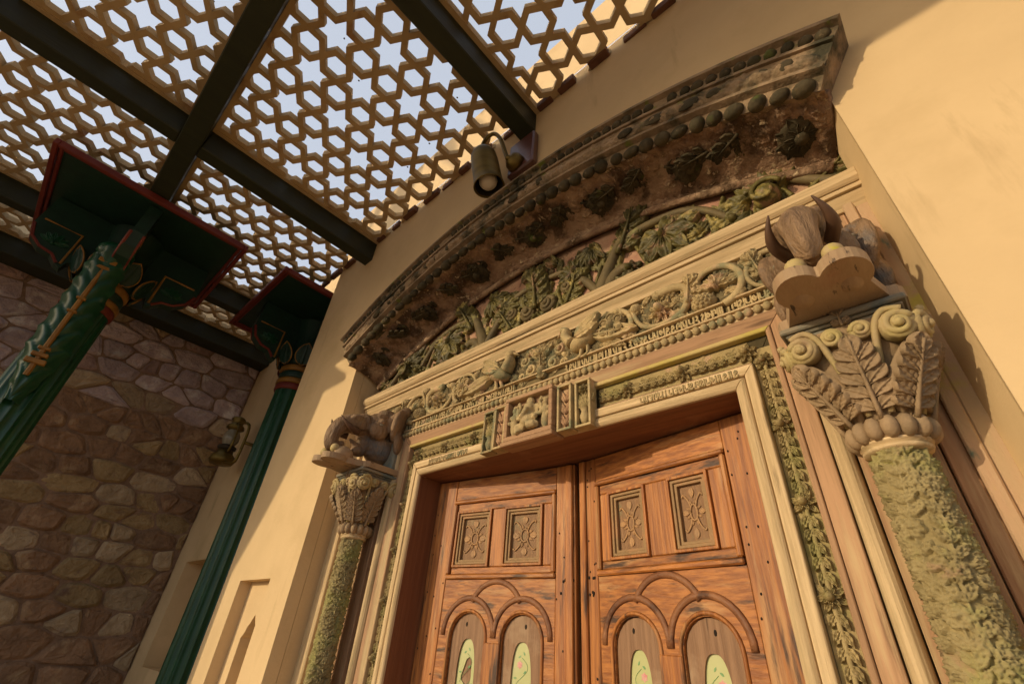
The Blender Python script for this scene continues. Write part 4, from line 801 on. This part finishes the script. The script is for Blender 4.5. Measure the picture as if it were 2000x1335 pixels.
for x0, x1, mm, yy in ((-.842, -.785, 'pink_v', 1.082), (-.776, -.716, 'carvegreen', 1.090), (-1.135, -1.078, 'pink_v', 1.082), (-1.20, -1.142, 'carvegreen', 1.090)):
    q = part('side_panel', join(box(x0, x1, yy, 1.13, .592, .600, .001), box(x0, x1, yy, 1.13, .750, .757, .001), box(x0, x0+.008, yy+.001, 1.13, .6005, .7495, .001), box(x1-.008, x1, yy+.001, 1.13, .6005, .7495, .001), box(x0+.008, x1-.008, yy+.02, 1.13, .6005, .7495)), M['carve'], fr)
    part('side_ground', box(x0+.008, x1-.008, yy+.0195, yy+.0199, .6005, .7495), M['pink_v'] if mm == 'pink_v' else M['carvebg'], q)
    xm = (x0+x1)/2; l2 = motif('leaf#sp'+mm, lambda: leaf(.05, .018, .012), M[mm])
    if mm == 'pink_v':
        for k in range(3):
            for s in (-1, 1): inst('leaf', l2, q, (xm+s*.003, yy+.018, .612+k*.042), rot=-s*.35, s=1.0)
    else:
        part('vase', xf(lathe([(.004, 0), (.012, .004), (.018, .025), (.012, .045), (.017, .052)], 12), (xm, yy+.018, .605)), M['carve'], q, True)
        for k, a in enumerate((-.7, -.35, 0, .35, .7)): inst('leaf', l2, q, (xm, yy+.018, .655), rot=a, s=1.25)
        inst('flower', G('flower#j', None), q, (xm, yy+.016, .725), s=.8)

# ================================================================ door leaves
def door_leaf(side, label, panels, broken):
    """side -1: hinged left, +1: hinged right; u = distance from the hinge, v = height, w = proud of the face"""
    hx = XM+side*.6485; hy = 1.24; sl = math.atan(.16); ca, sa = cos(sl), sin(sl)
    t = thing('door_leaf', (hx, hy, GZ), label, 'door', 'leaves of the double door')
    def put(name, g, mat, par=t, smooth=False, bevel=0.0):
        v = arr(g[0]); x = hx-side*v[:, 0]*ca-side*v[:, 2]*sa*1.0; y = hy+v[:, 0]*sa-v[:, 2]*ca
        return part(name, (np.stack([x, y, v[:, 1]], 1), g[1]), mat, par, smooth, bevel)
    B = lambda u0, u1, v0, v1, w0, w1, b=.0025: box(u0, u1, v0, v1, w0, w1, b)
    WL = .648; TOP = .586; dv, dh = M['door_v'], M['door_h']
    put('core_board', B(.006, WL-.004, GZ+.01, TOP, -.045, -.022, 0), M['arch_v'])
    put('hinge_stile', B(0, .100, GZ+.01, TOP, -.022, 0), dv); put('lock_stile', B(WL-.075, WL, GZ+.01, TOP, -.022, 0), dv)
    put('lock_bead', B(WL-.034, WL-.008, GZ+.01, TOP-.002, .0, .010, .003), dv)
    put('top_rail', B(.1005, WL-.0755, .502, TOP, -.022, -.002), dh)
    for nm, q, mm in (('frame_moulding', (.101, WL-.076, .487, .501), dh), ('frame_moulding', (.101, WL-.076, .212, .228), dh), ('frame_moulding', (.101, .117, .2285, .4865), dv), ('frame_moulding', (WL-.092, WL-.076, .2285, .4865), dv)): put(nm, B(*q, -.022, .008, .004), mm)
    (a0, a1), (b0, b1) = panels; z0, z1 = .252, .457
    put('rail', B(.1175, WL-.0925, z1, .4865, -.022, -.003), dh); put('rail', B(.1175, WL-.0925, .2285, z0, -.022, -.003), dh)
    for u0, u1 in ((.1175, a0), (a1, b0), (b1, WL-.0925)): put('muntin', B(u0, u1, z0+.0005, z1-.0005, -.022, -.003), dv)
    for u0, u1 in panels:
        um, vm = (u0+u1)/2, (z0+z1)/2
        p = put('panel', B(u0, u1, z0, z1, -.021, -.018, 0), M['panelwood'])
        for k, (d, h) in enumerate(((0, .006), (.010, .000), (.019, -.006))):
            f = .0085; o_ = [(u0+d, z0+d), (u1-d, z0+d), (u1-d, z1-d), (u0+d, z1-d)]; i_ = [(u0+d+f, z0+d+f), (u1-d-f, z0+d+f), (u1-d-f, z1-d-f), (u0+d+f, z1-d-f)]
            put('panel_moulding', poly([o_, i_], -.018, h), M['oldpaint'] if k != 0 else M['door_v'], p, bevel=.0018)
        wd = (u1-u0)/2-.030; hh = (z1-z0)/2-.034; g = [tube([(um+wd*.30*cos(a), vm+hh*.32*sin(a), -.016) for a in np.linspace(0, 2*pi, 15)], .0032, 5)]
        for s in (-1, 1):
            for q in (-1, 1): g.append(tube(smoothpath([(um+s*wd*.22, vm+q*hh*.22, -.016), (um+s*wd*.40, vm+q*hh*.50, -.016), (um+s*wd*.75, vm+q*hh*.72, -.016), (um+s*wd*.90, vm+q*hh*.62, -.016)], 3), .0030, 5))
            g.append(xf(leaf(wd*.55, wd*.42, .006), (um+s*wd*.95, vm, -.018), 1, rz=s*pi/2)); g.append(xf(leaf(hh*.40, wd*.45, .006), (um, vm+s*hh*.98, -.018), 1, rz=0 if s < 0 else pi))
        for k in range(8): a = pi/8+k*pi/4; g.append(xf(leaf(wd*.34, wd*.16, .005), (um+wd*.34*cos(a), vm+hh*.36*sin(a), -.018), 1, rz=a-pi/2))
        put('inlay', join(*g), M['inlay'], p, True)
    # arcade below
    def arch(c, r, zs, zb, n=12): return [(c-r, zb), (c+r, zb)]+[(c+r*cos(a), zs+r*1.02*sin(a)) for a in np.linspace(0, pi, n)]
    c1, c2 = .228, .448
    o_ = [(.1005, -.62), (WL-.0755, -.62), (WL-.0755, .2115), (.1005, .2115)]
    put('arcade_board', poly([o_, arch(c1, .074, .030, -.58), arch(c2, .074, .030, -.58)], -.022, -.002), dh, bevel=.002)
    for c in (c1, c2):
        put('arch_moulding', tube([(c+.108*cos(a), .042+.110*sin(a), -.001) for a in np.linspace(-.05, pi+.05, 18)], .0095, 8, flat=.6), M['reveal2'], smooth=True)
        put('arch_bead', tube([(c-.081, -.55, -.001)]+[(c+.081*cos(a), .030+.083*sin(a), -.001) for a in np.linspace(pi, 0, 18)]+[(c+.081, -.55, -.001)], .0055, 6), dv, smooth=True)
    put('arch_moulding', tube([(.338+.112*cos(a), .092+.112*sin(a), -.001) for a in np.linspace(.45, pi-.45, 14)], .0095, 8, flat=.6), M['reveal2'], smooth=True)
    put('arcade_post', B(.3045, .3715, -.60, .022, -.002, .006), dv)
    for k, c in enumerate((c1, c2)):
        se = lambda q: math.copysign(abs(q)**.72, q)
        ov = [(c+.038*se(cos(a)), -.115+.145*se(sin(a))) for a in np.linspace(0, 2*pi, 48)[:-1]]
        put('arched_panel', poly([arch(c, .072, .030, -.575), ov], -.021, -.012), M['arch_v'], bevel=.0015)
        hol = [[(c-.012, -.055), (c-.002, -.028), (c+.010, -.022), (c+.020, -.03), (c+.022, -.075), (c+.014, -.125), (c-.004, -.118), (c-.006, -.095), (c-.018, -.085), (c-.020, -.075)]] if broken and k == 0 else []
        pn = put('painted_pane', poly([[(c+.0395*se(cos(a)), -.115+.147*se(sin(a))) for a in np.linspace(0, 2*pi, 48)[:-1]]]+hol, -.0215, -.018), M['pane'])
        g = []; gl = []
        for (du, dvv, r) in ((-.008, -.03, .011), (.006, -.125, .015), (-.012, -.20, .010)):
            if hol and dvv > -.1: continue
            for i in range(6): g.append(xf(leaf(r, r*.8, .0008, nu=4, nv=3), (c+du, dvv, -.0178), 1, rz=i*pi/3))
        for (du, dvv, a) in ((.010, -.005, .6), (-.014, -.012, -1.0), (.016, -.045, 2.2), (-.018, -.065, 1.5), (.02, -.1, -.8), (-.02, -.15, .5), (.015, -.17, 2.5)): gl.append(xf(leaf(.012, .0062, .0008, nu=4, nv=3), (c+du, dvv, -.0178), 1, rz=a))
        for q in range(3): gl.append(tube(smoothpath([(c+.022*sin(q*2.1+b*5), -.012-.075*q-.02*b*4, -.0178) for b in np.linspace(0, 1, 6)], 3), .0009, 4))
        tag(put('painted_flowers', join(*g), M['petal'], pn), kind='stuff'); tag(put('painted_leaves', join(*gl), M['pleaf'], pn), kind='stuff')
        put('stud', ell((c+.012*(1 if k else -1), .072, -.012), (.0045, .0075, .002), 8, 5), M['black'], smooth=True)
    nails = []
    for k in range(26):
        u = random.choice((.015, .05, .085, WL-.065, WL-.045, WL-.02)); nails.append(ell((u+random.uniform(-.006, .006), random.uniform(-.2, .56), .0005), (.0028, .004, .0012), 6, 4))
    for k in range(9): nails.append(ell((WL-.066+random.uniform(0, .06), random.choice((.165, .205))+random.uniform(-.005, .005), .001 if True else 0), (.0042, .0055, .0014), 6, 4))
    tag(put('nail_holes', join(*nails), M['black'], smooth=True), kind='stuff')
    put('lower_board', B(.1005, WL-.0755, GZ+.01, -.6205, -.022, -.002), dh)
    return t
door_leaf(-1, 'left leaf of the old panelled door with a broken painted pane', ((.124, .293), (.353, .519)), True)
door_leaf(1, 'right leaf of the old panelled door with intact painted panes', ((.160, .292), (.372, .519)), False)

# ================================================================ carved columns
CY = 1.042
def column(cx, label):
    t = thing('carved_column', (cx, CY, GZ), label, 'column', 'carved columns beside the door')
    A = 2.15; rl = Relief(2*A*.042, .93, .0019)
    for q in range(6):                                                   # winding stems with paired leaves and a flower now and then
        x0 = .015+.030*q; wav = lambda z, q=q: x0+.007*sin(z*26+q*1.9); rl.stem([(wav(z), z) for z in np.linspace(0, .93, 90)], .0026, .0085)
        z = .93-random.random()*.05; k = 0
        while z > 0:
            if (k+q*2) % 5 == 4: rl.flower(wav(z), z+.006, random.uniform(.0155, .019), .013, random.choice((5, 6, 7)), random.random()); z -= .034
            else:
                for s_ in (-1, 1):
                    l = random.uniform(.026, .033); rl.leaf(wav(z), z, -s_*random.uniform(.55, .95), l, l*random.uniform(.48, .60), random.uniform(.010, .0135), 3)
                z -= .0225
            k += 1
    rl.H += .0012*np.random.default_rng(3).standard_normal(rl.H.shape)*.25
    rl.H[0, :] = rl.H[-1, :] = 0
    part('carved_shaft', rl.geo(lambda X, Y, H: (cx+(.0385+H)*np.sin(X/.042-A), CY-(.0385+H)*np.cos(X/.042-A), -.584+Y)), M['mosscol'], t, True)
    part('shaft', lathe([(.040, GZ+.25), (.040, -.6), (.0375, -.59), (.0375, .345)], 24, (cx, CY, 0)), M['mosscol'], t, True)
    part('base', join(box(cx-.075, cx+.075, CY-.075, CY+.09, GZ, GZ+.18, .006), lathe([(.07, GZ+.18), (.072, GZ+.21), (.05, GZ+.25), (.03, GZ+.26)], 20, (cx, CY, 0))), M['capital'], t)
    part('neck', lathe([(.040, .338), (.051, .341), (.053, .346), (.048, .350), (.055, .353), (.056, .357), (.045, .360)], 26, (cx, CY, 0)), M['tan_h'], t, True)
    mbd = motif('collar_bead', lambda: ell((0, 0, 0), (.0145, .022, .0175), 10, 8), M['capital'])
    part('collar', lathe([(.045, .356), (.056, .360), (.060, .375), (.056, .390), (.045, .394)], 26, (cx, CY, 0)), M['capital'], t, True)
    for i in range(15): th = 2*pi*i/15+.1; inst('collar_bead', mbd, t, (cx+.056*sin(th), CY-.056*cos(th), .375), basis=around(th))
    def bell(u, v):
        a = 2*pi*u; e = .5+.5*v; zz = .392+.180*v; r = .050+.058*v**1.35; n_ = 2+3.2*v
        c_, s_ = cos(a), sin(a); q = (abs(c_)**n_+abs(s_)**n_)**(-1/n_); return cx+r*q*c_, CY+r*q*s_*.9, zz
    part('bell', grid(bell, 40, 10, wrapu=True), M['capital'], t, True)
    cc = lambda k_, fn: motif(k_, fn, M['capital'])
    def feather():
        g = [tube([(0, .172*a, .017+.010*a*a) for a in np.linspace(0, 1, 8)], taper(8, .0055, .003), 6), xf(leaf(.178, .088, .012, p=.75, nu=14), (0, 0, -.002))]
        for i in range(5):
            for s in (-1, 1): g.append(xf(leaf(.056-.004*abs(i-2), .036, .0135, nu=8, nv=7, p=1.5, bend=.010*s), (0, .018+.026*i, .006+.0025*i), 1, rz=-s*(.82-.07*i)))
        g.append(xf(leaf(.052, .044, .016, p=1.3), (0, .135, .016))); return join(*g)
    mfe = cc('acanthus_leaf#cap', feather); mv = motif('volute#cap', lambda: volute(.031, .015, .022, 1.6), M['volute']); mv2 = motif('volute#cap2', lambda: volute(.021, .011, .016, 1.5), M['volute'])
    for th in (-pi/2, 0, pi/2):
        d = (sin(th), -cos(th)); inst('acanthus_leaf', mfe, t, (cx+d[0]*.050, CY+d[1]*.048, .394), basis=around(th, .36), s=(.85, .86, 1))
        for s in (-1, 1):
            tn = (cos(th), sin(th)); p = .108
            inst('volute', mv2, t, (cx+d[0]*p+tn[0]*s*.024, CY+d[1]*p*.92+tn[1]*s*.024, .553), rot=0 if s > 0 else pi, basis=around(th, .2), mirror=s > 0)
            inst('volute', mv, t, (cx+d[0]*(p+.002)+tn[0]*s*.078, CY+d[1]*p*.95+tn[1]*s*.075, .540), rot=.4*s, basis=around(th+s*.25, .2), mirror=s < 0)
            P = smoothpath([(cx+d[0]*.056+tn[0]*s*.016, CY+d[1]*.054+tn[1]*s*.016, .40), (cx+d[0]*.082+tn[0]*s*.030, CY+d[1]*.078+tn[1]*s*.030, .48), (cx+d[0]*.110+tn[0]*s*.046, CY+d[1]*.103+tn[1]*s*.046, .548), (cx+d[0]*.118+tn[0]*s*.066, CY+d[1]*.110+tn[1]*s*.064, .572), (cx+d[0]*.116+tn[0]*s*.092, CY+d[1]*.108+tn[1]*s*.088, .566)], 4)
            part('volute_stem', tube(P, taper(len(P), .006, .0075), 6, up=(d[0], d[1], 0)), M['volute'], t, True)
    for th in (-pi/4, pi/4):
        d = (sin(th), -cos(th)); inst('acanthus_leaf', mfe, t, (cx+d[0]*.052, CY+d[1]*.050, .394), basis=around(th, .52), s=(.8, .80, 1))
    ab = []
    for h, dd, z0, z1 in ((.094, .0, .573, .585), (.100, .0, .5855, .592), (.108, .0, .5925, .606)): ab.append(box(cx-h, cx+h, CY-h*.92, 1.134, z0, z1, .003))
    part('abacus', join(*ab), M['bluewash'], t)
    inst('acanthus_leaf', cc('leaf#ab', lambda: acanthus(.04, .04, .014, 2)), t, (cx, CY-.094, .570))
    return t
CXL, CXR = -1.866, -.030
column(CXL, 'carved column with leafy capital at the left of the door, half in shadow')
column(CXR, 'mossy carved column with yellow scrolled capital at the right of the door')

# ================================================================ elephant brackets
def elephant_geo():
    e = ell; g = [e((0, -.02, .210), (.088, .085, .105), 16, 12), e((0, .09, .205), (.078, .100, .070), 16, 12, rx=-.28), e((0, .055, .10), (.070, .09, .07), 14, 10),
         e((-.032, .075, .258), (.036, .060, .034), 12, 8), e((.032, .075, .258), (.036, .060, .034), 12, 8), e((0, .17, .205), (.040, .055, .040), 14, 10),
         e((0, .125, .11), (.040, .06, .040), 12, 8), e((0, .170, .065), (.030, .038, .022), 12, 8), e((0, .185, .085), (.016, .05, .012), 10, 6, rx=.5), e((-.058, .125, .165), (.028, .050, .042), 10, 8), e((.058, .125, .165), (.028, .050, .042), 10, 8),
         e((-.060, .115, .238), (.014, .034, .011), 10, 6), e((.060, .115, .238), (.014, .034, .011), 10, 6), e((-.072, .120, .210), (.012, .018, .012), 8, 6), e((.072, .120, .210), (.012, .018, .012), 8, 6)]
    P = smoothpath([(0, .17, .190), (0, .225, .178), (0, .270, .158), (0, .296, .124), (0, .304, .088), (0, .296, .058), (0, .272, .048), (0, .256, .062), (0, .262, .082)], 5); n = len(P)
    g.append(tube(P, np.interp(np.linspace(0, 1, n), (0, .18, .42, .7, 1), (.054, .043, .032, .024, .014)), 12, up=(1, 0, 0)))
    g += [e((s_*.034, .225, .196), (.024, .036, .016), 10, 7) for s_ in (-1, 1)]+[tube([(q[0], q[1]+.030*sin(t_*1.9+.2)-.004, q[2]+.034*cos(t_*1.9+.2)) for q, t_ in zip(P[2:int(n*.72)], np.linspace(0, 1, int(n*.72)-2))], .009, 6, up=(1, 0, 0)), e((0, .285, .052), (.019, .015, .012), 8, 6)]
    for k in range(7): q = P[int(n*(.34+.075*k))]; g.append(e(tuple(q), (.031-.0022*k, .012, .006+.004), 12, 6, rx=-.9-.28*k))
    for s in (-1, 1):
        g.append(e((s*.088, .045, .212), (.026, .058, .086), 14, 10, ry=s*.15, rz=-s*.6)); g.append(e((s*.098, .020, .285), (.024, .040, .026), 10, 8, rz=-s*.6)); g.append(e((s*.094, .030, .125), (.020, .040, .055), 10, 8, rz=-s*.6))
        g.append(e((s*.030, .205, .165), (.019, .045, .019), 10, 8)); g.append(tube(smoothpath([(s*.064, .02, .300), (s*.088, .05, .285), (s*.075, .085, .235), (s*.070, .08, .17)], 4), .009, 6))
    return remesh(join(*g), .0048, 2, .4)
EG = elephant_geo()
def elephant(cx, label, flip):
    YB = 1.128; ZS = .608; t = thing('elephant_bracket', (cx, YB, ZS), label, 'sculpture', 'elephant brackets on the columns')
    def put(nm, g, m, sm=True, bev=0): v = arr(g[0]); return part(nm, (np.stack([cx+v[:, 0], YB-v[:, 1], ZS+v[:, 2]], 1), g[1]), m, t, sm, bev)
    out = [(-.112, 0), (.112, 0), (.112, .155), (.104, .172), (.088, .176)]
    out += [(.038+.042*cos(a), .283+.056*sin(a)) for a in np.linspace(-.75, pi-.55, 14)]; left = [(-x, y) for x, y in out][::-1]
    put('shelf', poly([out+left[:-2]], 0.001, .026), M['shelf'], False, .004)
    put('elephant', (arr(EG[0])+np.array((0, 0, .022)), EG[1]), M['elephant'])
    for s in (-1, 1):
        P = smoothpath([(s*.042, .215, .152), (s*.056, .256, .158), (s*.053, .290, .176), (s*.041, .311, .201)], 4); put('tusk', tube(P, np.array([.015, .015, .0145, .014, .013, .012, .0105, .009, .0075, .006, .0045, .003, .0015]), 8, up=(1, 0, 0)), M['tusk'])
        put('fruit', ell((s*.041, .252, .034), (.034, .046, .040), 14, 10), M['shelf']); put('eye', ell((s*.079, .128, .210), (.007, .010, .006), 8, 6), M['bluewash'])
    for x, y, z, r in ((-.030, .300, .048, .020), (.034, .292, .056, .020), (0, .245, .050, .024)): put('fruit', ell((x, y, z), (r, r, r), 12, 9), M['fruit'])
    put('harness', tube([(.080*cos(a), .035+.02*sin(a), .215+.092*sin(a)) for a in np.linspace(-.6, pi+.6, 18)], .008, 6, up=(0, 1, 0)), M['volute'])
    put('back_block', box(-.100, .100, 0, .045, .026, .20, .006), M['bluewash'], False)
    return t
elephant(CXL, 'carved elephant head on its shelf above the left column, seen from the side', False)
elephant(CXR, 'carved elephant head with raised tusks on a lobed shelf above the right column', False)

# ================================================================ unseen leaning palm, added so its trunk casts the diagonal shadow on the wall
t = thing('shadow_palm', (-7.0, -3.6, GZ), 'unseen leaning palm added left of the pergola to cast the diagonal shadow', 'palm tree')
dy = 4.5
wallpts = [(-2.30, 3.3), (-2.40, 2.6), (-2.57, 1.85), (-2.70, 1.35), (-2.755, 1.10), (-2.82, .90), (-2.93, .66), (-3.12, .34), (-3.33, .05), (-3.60, -.35)]
P = [(x-.45*dy, 1-dy, z+.28*dy) for x, z in wallpts]+[(-6.3, -3.5, .30), (-6.7, -3.5, -.30), (-7.0, -3.5, GZ)]
P = smoothpath(P, 5); part('trunk', tube(P, taper(len(P), .125, .17), 12, up=(0, 1, 0)), M['bark'], t, True)
top = P[0]
for k in range(13):
    a = 2*pi*k/13; L = random.uniform(.9, 1.3)
    def fr_(u, v, a=a, L=L): s = v*2-1; r = L*u; zz = .25*sin(u*2.2)-.55*u*u; wdt = .16*sin(pi*min(.97, u+.05))*s; return top[0]+cos(a)*r-sin(a)*wdt, top[1]+sin(a)*r+cos(a)*wdt, top[2]+zz-.05*abs(s)
    part('frond', grid(fr_, 10, 3), M['frond'], t)
